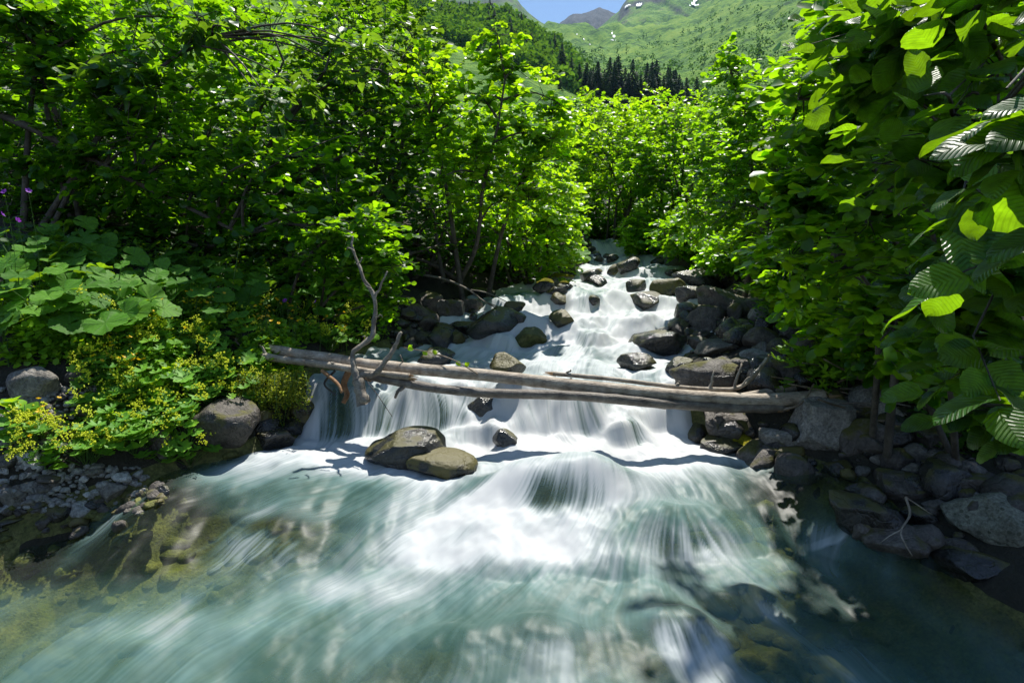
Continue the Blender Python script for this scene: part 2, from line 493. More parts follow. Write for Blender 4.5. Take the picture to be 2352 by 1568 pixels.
def rock_shape(seed, sub, cuts=9, sharp=.96, rough=.11, lo=.5, hi=.86):
    g = np.random.default_rng(seed)
    v, f = ICO[sub]
    v = v.copy()
    for _ in range(cuts):
        d = g.normal(size=3); d /= np.linalg.norm(d)
        h = g.uniform(lo, hi)
        t = v @ d
        v -= np.outer(np.maximum(t - h, 0) * sharp, d)
    nrm = v / np.linalg.norm(v, axis=1, keepdims=True)
    s = seed * 3.7
    v += nrm * ((fbm(v[:, 0] * 1.6 + s, v[:, 1] * 1.6, v[:, 2] * 1.6, seed, 3) - .5) * rough * 2)[:, None]
    v += nrm * ((fbm(v[:, 0] * 6 + s, v[:, 1] * 6, v[:, 2] * 6, seed + 3, 3) - .5) * rough * .55)[:, None]
    c = (v.max(0) + v.min(0)) / 2
    v = (v - c) / ((v.max(0) - v.min(0)) / 2)
    return v, f
PROTO = {}
def proto(k, mat):
    key = (k, mat)
    if key not in PROTO:
        v, f = rock_shape(100 + k, 3, cuts=7 + k % 5, rough=.07 + .02 * (k % 4))
        PROTO[key] = mesh_np('stone_shape', v, [f], M[mat])
    return PROTO[key]

OBST = []
def rock(dx, dy, w, h, mat, label, tilt=0, name='boulder', sub=4, seed=None, sink=.25, Y=None, cuts=9, stream=False, depth=.85):
    """dx, dy centre, w x h size on the 2352-wide view; stands where its foot meets ground or water."""
    if Y is None: p = hit(dx, dy + h * .42)
    else:
        p = P(dx, dy + h * .42, Y)
    Y = p[1] + met(w, p[1]) * .22
    c = P(dx, dy, Y)
    ww, hh = met(w, Y) / 2, met(h, Y) / 2
    seed = seed or int(dx * 7 + dy)
    v, f = rock_shape(seed, sub, cuts + 5)
    foot = hh * (1 + sink)
    v = v * np.array([ww, ww * depth, hh])
    lo = v[:, 2] < 0
    v[lo, 2] *= (1 + 2 * sink)
    ca, sa = math.cos(rad(tilt)), math.sin(rad(tilt))
    x, z = v[:, 0].copy(), v[:, 2].copy()
    v[:, 0], v[:, 2] = ca * x - sa * z, sa * x + ca * z
    o = obj(name, mesh_np(name, v, [f], M[mat]), None, tuple(c))
    tag(o, label, 'rock')
    if 'moss cap' in label or 'moss cheek' in label:
        side = v[:, 2] / hh if 'cap' in label else v[:, 0] / ww * .8 + v[:, 2] / hh * .3
        ins = (side + (fbm(v[:, 0] * 9, v[:, 1] * 9, v[:, 2] * 9, seed, 2) - .5) * .6) > .38
        ff = f[ins[f].all(1)]
        if len(ff):
            uq, inv = np.unique(ff.ravel(), return_inverse=True)
            obj('moss_patch', mesh_np('moss_patch', v[uq] * 1.035 + np.array([0, 0, .004]), [inv.reshape(-1, 3)], M['mosscap']), o)
    if 'curtain' in label: o.location.y += .16; o.scale = (1.3, 1.3, 1.25)
    OBST.append((c[0], c[1], ww))
    return o

ROCKS = [
 # in and beside the stream
 (935, 1025, 190, 88, 'wet', 'large dark wet boulder with ochre moss patches in the white pool below the log', 6),
 (1018, 1060, 165, 62, 'wetmoss', 'low olive yellow boulder awash, touching the big dark boulder in the pool', 0),
 (1160, 1005, 60, 46, 'wet', 'small rounded black rock with water sheeting round it below the log', 0),
 (1118, 938, 78, 46, 'wet', 'black rock behind the curtain of falling water under the log', 0),
 (1166, 843, 84, 66, 'wetmoss', 'pointed pyramid shaped wet rock standing just upstream of the log', -12),
 (1292, 730, 64, 42, 'wetmoss', 'brown topped rounded rock alone in midstream rapids', 0),
 (1212, 775, 88, 52, 'bed', 'yellowish drowned rock with water pouring over its face', 0),
 (1000, 818, 95, 42, 'wet', 'flat mossy dark rock beside the leafy twig above the log', 0),
 (1482, 690, 92, 44, 'wet', 'broad dark glistening rock splitting the white upper rapids', 5),
 (1461, 656, 50, 32, 'wet', 'dark rounded rock tucked behind the broad midstream rock', 0),
 (1536, 658, 86, 48, 'wetmoss', 'golden brown angular wet rock in the upper rapids', -14),
 (1442, 606, 52, 36, 'wet', 'dark rock at the head of the rapids', 0),
 (1415, 616, 44, 22, 'wetmoss', 'low brown rock in front of the dark rock at the head of rapids', 0),
 (1272, 642, 95, 30, 'dry', 'pale flat rock with a bright yellow moss cap under the left alders', 0),
 (1250, 657, 56, 36, 'wet', 'dark blocky rock beneath the yellow moss capped rock', 0),
 (1300, 657, 44, 26, 'wet', 'small dark shiny rock leaning on the moss capped rock', 0),
 (1285, 668, 62, 22, 'wet', 'low arched dark rock with white water beside it under the left alders', 0),
 (1355, 632, 44, 28, 'wet', 'dark rock at the foot of the bright left bush', 0),
 (1580, 585, 105, 62, 'damp', 'big dark shaded boulder below the overhanging right bushes', 0),
 (1604, 636, 120, 44, 'wet', 'long lumpy dark rock above a tiny side cascade', -4),
 (1580, 672, 66, 34, 'wet', 'dark rock with thin threads of water running over it', 0),
 (1672, 632, 60, 44, 'damp', 'brown rock at the edge of the right bushes', 0),
 (1512, 785, 140, 58, 'wet', 'large black glossy hump backed boulder at the right of the middle rapids', 8),
 (1462, 830, 90, 44, 'wet', 'half drowned dark rock with water streaming over just above the log', 0),
 (1630, 856, 205, 86, 'damp', 'largest flat topped grey brown boulder with mossy foot behind the log', -6),
 (1560, 846, 62, 56, 'wet', 'dark rock with a moss edge pressed against the largest flat boulder', 0),
 (1622, 728, 96, 58, 'damp', 'brown rounded boulder among the wet stones on the right shore', -8),
 (1580, 712, 60, 40, 'wet', 'shiny flat topped rock gleaming beside the brown rounded boulder', 0),
 (1672, 690, 150, 44, 'damp', 'long slanted slab rising toward the right bushes', -22),
 (1780, 848, 92, 74, 'lichen', 'grey lichen spotted round boulder behind the right end of the log', 0),
 (1862, 812, 105, 106, 'damp', 'tall brown boulder leaning under the leaves above the dead branches', -10),
 (1655, 796, 112, 36, 'dry', 'long pale loaf shaped rock lying above the largest flat boulder', 3),
 (1740, 815, 82, 30, 'pale', 'smooth pale grey loaf stone beside the lichen spotted boulder', 5),
 (1690, 720, 38, 50, 'damp', 'upright brown stone on the right shore beside the trickle', 10),
 (1738, 725, 40, 46, 'dry', 'pale slab propped upright beside a black stone on the right shore', 25),
 (1755, 748, 46, 44, 'wet', 'round black stone beside the side trickle on the right shore', 0),
 (1612, 775, 60, 26, 'damp', 'grey wedge shaped stone in front of the dark wet row on the right shore', 0),
 (1530, 760, 66, 24, 'wet', 'low dark shiny rock upstream of the hump backed boulder', 0),
 (1895, 968, 140, 122, 'dry', 'big grey angular boulder beside the sawn end of the fallen log', -10),
 (1792, 1010, 112, 64, 'dry', 'sunlit flat grey rock below the right end of the log', 0),
 (1660, 1012, 122, 54, 'wet', 'black wet rock with a green moss cheek at the edge of the falls', -4),
 (1665, 967, 118, 66, 'damp', 'dark mossy rock wedged under the right part of the log', 0),
 (1812, 1046, 76, 52, 'wetmoss', 'yellow green mossy stone with a pale tip at the right waterline', 12),
 (1985, 1004, 112, 92, 'damp', 'brown shaded boulder next to the big grey angular boulder', -18),
 (2052, 968, 84, 80, 'dry', 'grey sunlit stone above the brown shaded boulder on the right bank', -15),
 (2135, 985, 150, 100, 'damp', 'wide pale brown boulder under the hanging alder leaves on the right bank', 18),
 (2062, 1052, 84, 56, 'damp', 'dark egg shaped stone on the right bank below the pale brown boulder', 0),
 (2105, 1040, 60, 50, 'dry', 'greenish grey block among the shaded right bank stones', 0),
 (2080, 1110, 150, 58, 'damp', 'long dark shaded boulder above the slanted slab at the right waterside', -8),
 (2215, 1108, 180, 66, 'damp', 'wide flat brown boulder in deep shade behind the pale spotted boulder', 0),
 (2290, 1195, 185, 125, 'lichen', 'massive pale boulder with dark lichen spots in the shaded right corner', 4),
 (2000, 1185, 215, 92, 'wet', 'long slanting black slab dipping into the water at the right', -32),
 (2135, 1240, 130, 44, 'wetmoss', 'narrow olive stone lying in front of the pale spotted boulder', -12),
 (2225, 1290, 170, 80, 'wet', 'dark purple grey rock under the pale spotted boulder', 14),
 (1930, 1072, 64, 34, 'wet', 'dark blue wet stone at the right waterline', 0),
 (1985, 1084, 42, 30, 'dry', 'small pale green round stone at the right waterline', 0),
 (1948, 1086, 40, 28, 'wetmoss', 'small ochre round stone at the right waterline', 0),
 (1990, 1130, 90, 40, 'wet', 'black stone in the shallows upstream of the slanting slab', 0),
 # left bank
 (508, 985, 182, 140, 'damp', 'big pinkish grey boulder with a flat sunlit top on the left bank', 8),
 (632, 1008, 96, 58, 'wet', 'black wet rock at the foot of the falls beside the big pinkish boulder', 0),
 (662, 970, 100, 46, 'wet', 'low dark wet rock under the hanging moss on the left bank', 0),
 (700, 942, 62, 62, 'wetmoss', 'olive wet stone at the left edge of the falls', 14),
 (84, 884, 106, 90, 'dry', 'round grey boulder standing on the left gravel bar', 4),
 (182, 866, 58, 50, 'dry', 'small angular pinkish stone behind the left gravel bar', -8),
 (85, 925, 60, 34, 'dry', 'low purplish stone in front of the round grey boulder', 0),
 (248, 1126, 92, 56, 'dry', 'grey angular stone at the left waterline with a wet side', -6),
 (72, 1052, 80, 46, 'pale', 'flat pale slab on the left gravel bar', 0),
 (30, 1140, 80, 60, 'dry', 'pitted grey stone beside the sprouting weed on the left gravel bar', 0),
 (130, 1168, 70, 46, 'wet', 'brown wet rock at the left waterline', 0),
 (200, 1168, 100, 26, 'bed', 'low olive stone awash at the left waterline', 0),
 (20, 1190, 90, 30, 'wet', 'dark wet flat rock at the left waterline', 0),
 (372, 1128, 44, 30, 'wet', 'small dark dripping stone in the shallows by the grey angular stone', 0),
 (370, 1015, 60, 70, 'damp', 'brown stone under the yellow green plants at the left water edge', 0),
 (208, 1083, 70, 34, 'dry', 'long grey stone poking out beneath the left bank plants', -10),
 # shaded left rocks above the log
 (968, 746, 92, 54, 'damp', 'dark brown lumpy boulder in the shaded stones above the log', 0),
 (1135, 735, 130, 62, 'wet', 'large smooth dark boulder with leaf shadows on the left shore above the log', 8),
 (1182, 708, 50, 36, 'wetmoss', 'square dark rock with a sunlit brown top by the upper left rapids', 0),
 (1190, 728, 44, 24, 'wet', 'shiny small rock in front of the square brown topped rock', 0),
 (1012, 775, 60, 50, 'wet', 'black glistening rock below the dark brown lumpy boulder', 0),
 (1062, 756, 70, 40, 'wet', 'dark rock between the lumpy boulder and the smooth dark boulder', 0),
 (1040, 778, 62, 32, 'wetmoss', 'olive tinged rock at the left water edge above the log', 0),
 (1075, 702, 70, 34, 'damp', 'grey flat stone under the dead branch on the left shore', 0),
 (1035, 708, 64, 44, 'damp', 'dark grey stone in the hollow under the left alders', 0),
 (985, 690, 66, 46, 'damp', 'shadowed stone at the foot of the left bank hollow', 0),
 (1110, 672, 60, 26, 'wet', 'dark rock where the left side channel pours in', 0),
 (935, 765, 60, 40, 'damp', 'dark stone beside the tall forked branch', 0),
]
for r in ROCKS:
    dx, dy, w, h, mat, lab, tilt = r
    rock(dx, dy, w, h, mat, lab, tilt, sub=5 if w > 130 else 4 if w > 60 else 3)

def scatter(reg, n, smin, smax, mats, label, group, seed, name='stone', zoff=.15):
    """reg: polygon-ish list of view boxes (x0,y0,x1,y1)."""
    g = np.random.default_rng(seed)
    for i in range(n):
        b = reg[g.integers(len(reg))]
        p = hit(g.uniform(b[0], b[2]), g.uniform(b[1], b[3]))
        s = smin + (smax - smin) * g.random() ** 2.2
        mat = mats[g.integers(len(mats))]
        o = obj(name, proto(int(g.integers(10)), mat), None, (p[0], p[1], p[2] + s * zoff))
        o.scale = (s * g.uniform(.8, 1.25), s * g.uniform(.7, 1.1), s * g.uniform(.5, .8))
        o.rotation_euler = (g.uniform(-.3, .3), g.uniform(-.3, .3), g.uniform(0, 6.3))
        tag(o, label, 'stone', group)
scatter([(0, 900, 260, 960), (0, 950, 150, 1180), (60, 1080, 330, 1180), (0, 1000, 120, 1140)], 96, .03, .08, ['pale', 'dry', 'pale', 'damp'],
        'small pale grey stone on the left gravel bar', 'stones of the left gravel bar', 1)
scatter([(0, 1160, 300, 1230), (280, 1120, 380, 1170)], 34, .035, .075, ['wet', 'bed', 'wetmoss', 'damp'],
        'small wet brown stone along the left waterline', 'stones along the left waterline', 2)
scatter([(1560, 700, 1830, 800), (1700, 760, 1850, 880), (1540, 740, 1620, 800)], 66, .05, .15, ['wet', 'damp', 'dry', 'wet'],
        'fist to head sized stone on the right shore above the log', 'stones of the right shore above the log', 3)
scatter([(1720, 960, 2100, 1100), (1900, 860, 2120, 990), (2050, 1000, 2352, 1250)], 60, .04, .10, ['damp', 'dry', 'damp', 'wet'],
        'small grey brown stone on the right bank below the log', 'stones of the right bank below the log', 4)
scatter([(900, 690, 1110, 770), (920, 770, 1020, 800)], 30, .06, .14, ['wet', 'damp', 'wet'],
        'dark shaded stone on the left shore above the log', 'stones of the left shore above the log', 5)
scatter([(1180, 620, 1380, 650), (1340, 575, 1420, 600), (1500, 600, 1740, 660)], 14, .1, .2, ['wet', 'damp'],
        'dark stone along the shaded edge of the upper rapids', 'stones of the upper rapids', 6)

def pebbles(name, reg, n, smin, smax, mat, label, seed):
    g = np.random.default_rng(seed)
    v0, f0 = rock_shape(seed + 500, 2, 6)
    Vs = []
    for i in range(n):
        b = reg[g.integers(len(reg))]
        p = hit(g.uniform(b[0], b[2]), g.uniform(b[1], b[3]), zg)
        s = smin + (smax - smin) * g.random() ** 2
        a = g.uniform(0, 6.3)
        q = v0 * s * np.array([g.uniform(.8, 1.3), 1, g.uniform(.5, .85)])
        Vs.append(np.stack([q[:, 0] * math.cos(a) - q[:, 1] * math.sin(a), q[:, 0] * math.sin(a) + q[:, 1] * math.cos(a), q[:, 2] + s * .1], 1) + p)
    F = (f0[None] + (np.arange(n) * len(v0))[:, None, None]).reshape(-1, 3)
    tag(obj(name, mesh_np(name, np.concatenate(Vs), [F], M[mat])), label, 'pebbles', kind='stuff')
pebbles('gravel', [(0, 880, 300, 960), (0, 950, 170, 1180), (60, 1070, 340, 1180)], 420, .012, .035, 'pale', 'fine pale gravel between the stones of the left bar', 21)
pebbles('bank_pebbles', [(1700, 950, 2352, 1150), (1860, 850, 2150, 1000)], 330, .015, .05, 'damp', 'small brown pebbles between the boulders of the right bank', 22)
pebbles('shore_pebbles', [(900, 685, 1100, 790), (1540, 700, 1850, 880), (1500, 600, 1740, 650), (1180, 630, 1380, 655)], 330, .03, .08, 'wet', 'small dark wet pebbles along the shores above the log', 23)

# further boulders along both shores
g = np.random.default_rng(33)
for (boxes, n_, smin, smax, mats, lab, grp) in [
    ([(1720, 960, 2000, 1090), (1900, 900, 2150, 1060), (1980, 1080, 2352, 1300)], 34, .10, .20, ['damp', 'dry', 'damp', 'wet'], 'brown boulder in the heap along the right bank below the log', 'boulders heaped along the right bank below the log'),
    ([(1540, 690, 1840, 800), (1640, 780, 1860, 890)], 24, .12, .24, ['wet', 'damp', 'wet'], 'dark wet boulder in the heap on the right shore above the log', 'boulders heaped on the right shore above the log'),
    ([(1240, 640, 1400, 700), (1500, 590, 1700, 660)], 9, .10, .22, ['wet', 'wet', 'wetmoss'], 'black boulder breaking the surface of the upper rapids', 'boulders breaking the upper rapids'),
    ([(900, 700, 1080, 790)], 8, .12, .22, ['wet', 'damp'], 'dark boulder in the shaded heap on the left shore above the log', 'boulders heaped on the left shore above the log'),
    ([(560, 960, 720, 1010), (1600, 980, 1740, 1030)], 8, .08, .14, ['wet', 'wetmoss'], 'wet black boulder beside the foot of the falls', 'boulders beside the foot of the falls')]:
    for i in range(n_):
        b = boxes[g.integers(len(boxes))]
        p = hit(g.uniform(b[0], b[2]), g.uniform(b[1], b[3]))
        s_ = g.uniform(smin, smax)
        o = obj('boulder', proto(int(g.integers(10)) + 20, mats[g.integers(len(mats))]), None, (p[0], p[1], p[2] + s_ * .12))
        o.scale = (s_ * g.uniform(.85, 1.3), s_ * g.uniform(.8, 1.1), s_ * g.uniform(.6, .9))
        o.rotation_euler = (g.uniform(-.4, .4), g.uniform(-.4, .4), g.uniform(0, 6.3))
        tag(o, lab, 'rock', grp)
        OBST.append((p[0], p[1], s_))
# the drowned boulder under the great hump of water
p = hit(1300, 1135, zw)
v, f = rock_shape(4242, 4, 8)
o = obj('boulder', mesh_np('boulder', v * np.array([.46, .34, .24]), [f], M['wet']), None, (p[0], p[1] + .08, p[2] - .34))
tag(o, 'dark drowned boulder under the great hump of water', 'rock')

# drowned cobbles of the stream bed: nobody could count them
g = np.random.default_rng(9)
v0, f0 = rock_shape(777, 2, 6)
n_ = 1700
cx, cyy = g.uniform(-4.2, 2.8, n_ * 2), 1.9 + 4.0 * g.random(n_ * 2) ** 1.2
ok = (cx > xl(cyy) - .1) & (cx < xr(cyy) - .35)
cx, cyy = cx[ok][:n_], cyy[ok][:n_]
s = (.025 + .12 * g.random(len(cx)) ** 2.5) * np.where(cyy < 3.0, .55, 1) * np.where(cx < -2, .7, 1)
a = g.uniform(0, 6.3, len(cx))
sv = v0[None] * s[:, None, None] * np.array([1.1, .9, .6])
px_, py_ = sv[..., 0] * np.cos(a)[:, None] - sv[..., 1] * np.sin(a)[:, None], sv[..., 0] * np.sin(a)[:, None] + sv[..., 1] * np.cos(a)[:, None]
V = np.stack([px_ + cx[:, None], py_ + cyy[:, None], sv[..., 2] + (zg(cx, cyy) + s * .12)[:, None]], -1).reshape(-1, 3)
Fc = (f0[None] + (np.arange(len(cx)) * len(v0))[:, None, None]).reshape(-1, 3)
tag(obj('bed_cobbles', mesh_np('bed_cobbles', V, [Fc], M['bed'])), 'olive and brown cobbles on the stream bed under the water', 'cobbles', kind='stuff')

# ------------------------------------------------------------------ the water
NR, NC = 540, 680
yi = 1.75 * np.exp(np.linspace(0, np.log(18.2 / 1.75), NR))
tj = np.linspace(0, 1, NC)
WY = np.repeat(yi[:, None], NC, 1)
XL, XR = xl(yi) - .45, xr(yi) + .45
k_ = np.array([.5] * 1)
XL = np.convolve(np.pad(XL, 12, 'edge'), np.ones(25) / 25, 'valid')
XR = np.convolve(np.pad(XR, 12, 'edge'), np.ones(25) / 25, 'valid')
WX = XL[:, None] + (XR - XL)[:, None] * tj[None]
WZ = zw(WX, WY)
dxdi = np.gradient(WX, axis=0); dxdj = np.gradient(WX, axis=1); dydi = np.gradient(WY, axis=0)
# flow direction: along the channel, swinging left in the foreground, bending round boulders
vx = -(dxdi / dydi) * .9
vy = -np.ones_like(vx)
def gs(x0, y0, rx, ry): return np.exp(-((WX - x0) / rx) ** 2 - ((WY - y0) / ry) ** 2)
vx += -1.05 * gs(-.5, 3.75, 1.35, .75) - .55 * gs(-1.6, 4.9, .9, .5) + .35 * gs(1.4, 3.9, .8, .9) - .35 * gs(-2.2, 2.8, 1.5, .8)
for bx, by, r in OBST:
    if xl(by) - .2 < bx < xr(by) + .2:
        d2 = ((WX - bx) ** 2 + (WY - by) ** 2) / (1.3 * r) ** 2
        vx += (WX - bx) / r * np.exp(-d2) * 1.1
for bx, by, rx, ry, h in BUMPS:
    d2 = ((WX - bx) / rx) ** 2 + ((WY - by) / ry) ** 2
    vx += (WX - bx) / rx * np.exp(-d2) * 1.2
psi = fbm(WX * 1.6, WY * 1.3, 0, 71, 3)
gy_, gx_ = np.gradient(psi, axis=0) / dydi, np.gradient(psi, axis=1) / dxdj
vx += .22 * gy_; vy += -.22 * gx_
sp_ = np.hypot(vx, vy) + 1e-6
vx /= sp_; vy /= sp_
step = .0105 * WY
di = vy * step / dydi
dj = (vx * step - dxdi * di) / dxdj

def bil(A, I, J):
    I = np.clip(I, 0, NR - 1.001); J = np.clip(J, 0, NC - 1.001)
    i, j = I.astype(np.int32), J.astype(np.int32)
    a, b = (I - i).astype(np.float32), (J - j).astype(np.float32)
    f = A.ravel(); q = i * NC + j
    return (1 - a) * ((1 - b) * f[q] + b * f[q + 1]) + a * ((1 - b) * f[q + NC] + b * f[q + NC + 1])
def blur(A, r):
    k = np.ones(2 * r + 1) / (2 * r + 1)
    A = np.apply_along_axis(lambda q: np.convolve(np.pad(q, r, 'edge'), k, 'valid'), 0, A)
    return np.apply_along_axis(lambda q: np.convolve(np.pad(q, r, 'edge'), k, 'valid'), 1, A)
g = np.random.default_rng(4)
wn_ = g.random((NR, NC)).astype(np.float32)
nz1 = wn_; nz2 = blur(g.random((NR, NC)), 3); nz3 = blur(g.random((NR, NC)), 14)
slope = np.maximum(0, (np.gradient(WZ, axis=0) / dydi))
slope = blur(slope, 3)
src = sstep(.22, .8, slope)
I0, J0 = np.meshgrid(np.arange(NR, dtype=np.float32), np.arange(NC, dtype=np.float32), indexing='ij')
di, dj = di.astype(np.float32), dj.astype(np.float32)
L1 = nz1.copy(); L2 = nz2.copy(); L3 = nz3.copy()
foam = src.copy()
for sgn in (1, -1):
    I, J = I0.copy(), J0.copy()
    for s_ in range(34):
        a, b = bil(di, I, J), bil(dj, I, J)
        I += sgn * a; J += sgn * b
        w = 1 - s_ / 36
        L2 += w * bil(nz2, I, J); L3 += w * bil(nz3, I, J)
        if sgn < 0:
            foam = np.maximum(foam, bil(src, I, J) * math.exp(-s_ / 17))
    I, J = I0.copy(), J0.copy()
    for s_ in range(40):
        I += sgn * .27 * bil(di, I, J); J += sgn * .27 * bil(dj, I, J)
        L1 += (1 - s_ / 42) * bil(nz1, I, J)
def nrm(a): return (a - a.mean()) / a.std()
L1, L2, L3 = nrm(L1), nrm(L2), nrm(L3)
foam = blur(foam, 2) * (1 - .92 * gs(-3.3, 3.6, 1.0, .8))
def at_(dx, dy, rx, ry):
    p = hit(dx, dy, zw)
    q = hit(dx, dy - ry, zw)
    return gs(p[0], p[1], met(rx, p[1]), max(.12, abs(q[1] - p[1])))
upper = sstep(5.3, 6.2, WY)
ring = np.zeros_like(WX)
for bx, by, r in OBST:
    if xl(by) - .1 < bx < xr(by) + .1:
        dd = np.hypot(WX - bx, WY - by)
        ring = np.maximum(ring, np.exp(-((dd - r * 1.05) / (.05 + .25 * r)) ** 2) * np.where(WY > by, .6, 1.0))
cov = .15 + .3 * ring * (WY > 4.2) + .62 * foam + .34 * upper
# bright tongues of foam and clear green shallows, where the photograph has them
for a_ in [(1300, 1030, 260, 40, .6), (990, 1185, 150, 55, .5), (1230, 1265, 190, 28, .45), (760, 1060, 220, 40, .55), (1040, 1270, 250, 40, .4), (1130, 1100, 170, 60, .4),
           (760, 1350, 90, 40, .35), (420, 1390, 60, 50, .5), (250, 1440, 250, 30, .22), (560, 1190, 200, 20, .28), (1500, 1060, 150, 35, .4), (1480, 1150, 120, 60, .2), (1600, 1270, 160, 50, .12), (900, 1360, 180, 30, .3),
           (1290, 1160, 110, 35, -.28), (1290, 1110, 90, 25, -.2)]:
    cov += a_[4] * at_(*a_[:4])
clear = .12 + 1.0 * at_(160, 1290, 480, 110) + .6 * at_(520, 1240, 240, 50) + .7 * at_(330, 1150, 160, 40) + .9 * at_(1830, 1130, 170, 60) + .5 * at_(2050, 1400, 420, 140) + .5 * at_(1480, 1500, 330, 75) + .45 * at_(40, 1450, 120, 60) + .5 * at_(1300, 1150, 120, 40) * np.clip(1 + .5 * L3, 0, 1.5) + .35 * at_(900, 1560, 200, 30)
clear += .55 * at_(1220, 780, 40, 20) + .5 * at_(1000, 800, 120, 16) + .5 * at_(1130, 775, 60, 12) + .4 * at_(960, 895, 110, 30)
edge = np.minimum(WX - xl(WY), xr(WY) - WX)
clear += .5 * (1 - sstep(.0, .35, edge)) * (WY < 6)
clear = np.clip(clear, 0, 1)
cov = cov * (1 - .82 * clear * (1 - .8 * foam))
blot = nrm(fbm(WX * 2.6, WY * 1.9, 0, 83, 4))
steep = sstep(.35, 1.1, slope)
cov = cov - .20 * steep
st = .022 * L2 + .07 * L3 + .04 * L1 + .12 * blot + steep * (.05 * L2 + .06 * L1 + .13 * L3)
F_ = (1 - .6 * clear * (1 - foam)) * np.clip(sstep(.02, 1.05, cov + st * (.5 + .5 * np.clip(cov * 1.6, 0, 1))), 0, 1)
OP = np.clip(np.maximum(F_ * 1.2, (1 - clear) * (.82 + .07 * L3 + .05 * L2 - .35 * steep)), 0.03, 1)
# relief: soft swells, silky ridges along the flow, churned foam at the foot of each drop
amp = .0045 * (WY / 3) * (1 - .4 * clear)
churn = foam * (1 - steep)
WZ = (WZ + .03 * ring * (fbm(WX * 9, WY * 9, 0, 44, 2) - .2) + amp * (L2 * .10 + L3 * .5 + L1 * .05) + .08 * (fbm(WX * 4.2, WY * 4.6, 0, 91, 4) - .5) * (.2 + churn)
      + .045 * (fbm(WX * 1.7, WY * 2.1, 0, 95, 3) - .5))
m, nt, out = newmat('stream_water'); n = N(nt)
fo = n('Attribute', attribute_name='foam').outputs['Fac']
op = n('Attribute', attribute_name='opacity').outputs['Fac']
milk = n.ramp(fo, [(0, (.05, .125, .105)), (.25, (.16, .28, .27)), (.55, (.40, .48, .495)), (1, (.63, .65, .66))])
df = n('BsdfDiffuse'); n.link(milk, df.inputs[0])
tl = n('BsdfTranslucent'); n.link(milk, tl.inputs[0])
body = n('MixShader', i_0=.22); n.link(df.outputs[0], body.inputs[1]); n.link(tl.outputs[0], body.inputs[2])
tp = n('BsdfTransparent'); tp.inputs[0].default_value = (.88, .93, .70, 1)
mx = n('MixShader'); n.link(op, mx.inputs[0]); n.link(tp.outputs[0], mx.inputs[1]); n.link(body.outputs[0], mx.inputs[2])
pos = n('NewGeometry').outputs['Position']
rn = n('TexNoise', i_Vector=pos, i_Scale=55.0, i_Detail=4.0, i_Roughness=.6)
bp = n('Bump', i_Strength=.2, i_Distance=.012, i_Height=rn.outputs[0])
gl = n('BsdfGlossy', i_Roughness=.42); gl.inputs[0].default_value = (1, 1, 1, 1)

fr = n('Fresnel', i_IOR=1.33); 
fm = n.math('MULTIPLY', fr.outputs[0], n.math('SUBTRACT', .5, n.math('MULTIPLY', fo, .35)))
mg = n('MixShader'); n.link(fm, mg.inputs[0]); n.link(mx.outputs[0], mg.inputs[1]); n.link(gl.outputs[0], mg.inputs[2])
n.link(mg.outputs[0], out.inputs[0])
M['water'] = m
V = np.stack([WX, WY, WZ], -1).reshape(-1, 3)
tag(obj('stream_water', mesh_np('stream_water', V, [grid_faces(NR, NC)], m, attrs={'foam': F_, 'opacity': OP})), 'white water and clear green shallows of the rushing stream', 'water', kind='structure')
# ------------------------------------------------------------------ fallen logs and dead wood
def pathY(pts, Ys, n):
    if not hasattr(Ys, '__len__'): Ys = [Ys] * len(pts)
    return smooth_path([P(a, b, y) for (a, b), y in zip(pts, Ys)], n)

def log_mesh(name, path, r0, r1, mat, seed, sides=14, lump=.10):
    n = len(path)
    rr = np.linspace(r0, r1, n) * (1 + lump * (fbm(np.arange(n) * .35, seed * 3.1, 0, seed, 2) - .5) * 2)
    V, Fc = tubes([(path, rr)], sides)
    c = np.repeat(path, sides, 0)
    k = len(c)
    d = V[:k] - c
    L = np.linalg.norm(d, axis=1, keepdims=True) + 1e-9
    V[:k] += d / L * ((fbm(V[:k, 0] * 14, V[:k, 1] * 30, V[:k, 2] * 30, seed, 3) - .5) * .25 * r0)[:, None]
    return mesh_np(name, V, Fc, M[mat])

def stub(parent, p, d, L, r, mat='snag', name='branch_stub', seed=0):
    p, d = np.asarray(p), np.asarray(d) / np.linalg.norm(d)
    g = np.random.default_rng(seed)
    pts = [p - d * r * 1.2, p + d * L * .35, p + d * L * .7 + g.normal(size=3) * .012, p + d * L + g.normal(size=3) * .02]
    V, Fc = tubes([(smooth_path(pts, 8), np.linspace(r, r * .45, 8))], 8)
    base = np.array(parent.parent.location)
    return obj(name, mesh_np(name, V - base, Fc, M[mat]), parent)

def log(name, pts, Ys, r0, r1, mat, seed, label, stubs=(), n=70, ends=('cutwood', 'cutwood')):
    path = pathY(pts, Ys, n)
    base = path[0]
    t = thing(name, tuple(base), label, 'log')
    tr = obj('trunk', log_mesh('trunk', path - base, r0, r1, mat, seed), t)
    for e, (i, q) in enumerate(((0, 1), (-1, -2))):            # splintered ends
        d = path[i] - path[q]; d /= np.linalg.norm(d)
        r = (r0, r1)[e]
        g = np.random.default_rng(seed + e)
        ps = []
        for k in range(7):
            o = g.normal(size=3) * r * .42
            ps.append(([path[i] - base + o - d * .03, path[i] - base + o * .9 + d * g.uniform(.02, .09)], [r * .38, r * .08]))
        V, Fc = tubes(ps, 5)
        tag(obj('splintered_end', mesh_np('splintered_end', V, Fc, M[ends[e]]), tr), kind='stuff')
    for k, (u, d, L, r) in enumerate(stubs):
        stub(tr, path[int(u * (n - 1))] + np.array([0, 0, r0 * .5]) * (1 if d[2] > 0 else -1), d, L, r, mat if mat != 'log' else 'snag', seed=seed * 10 + k)
    return path

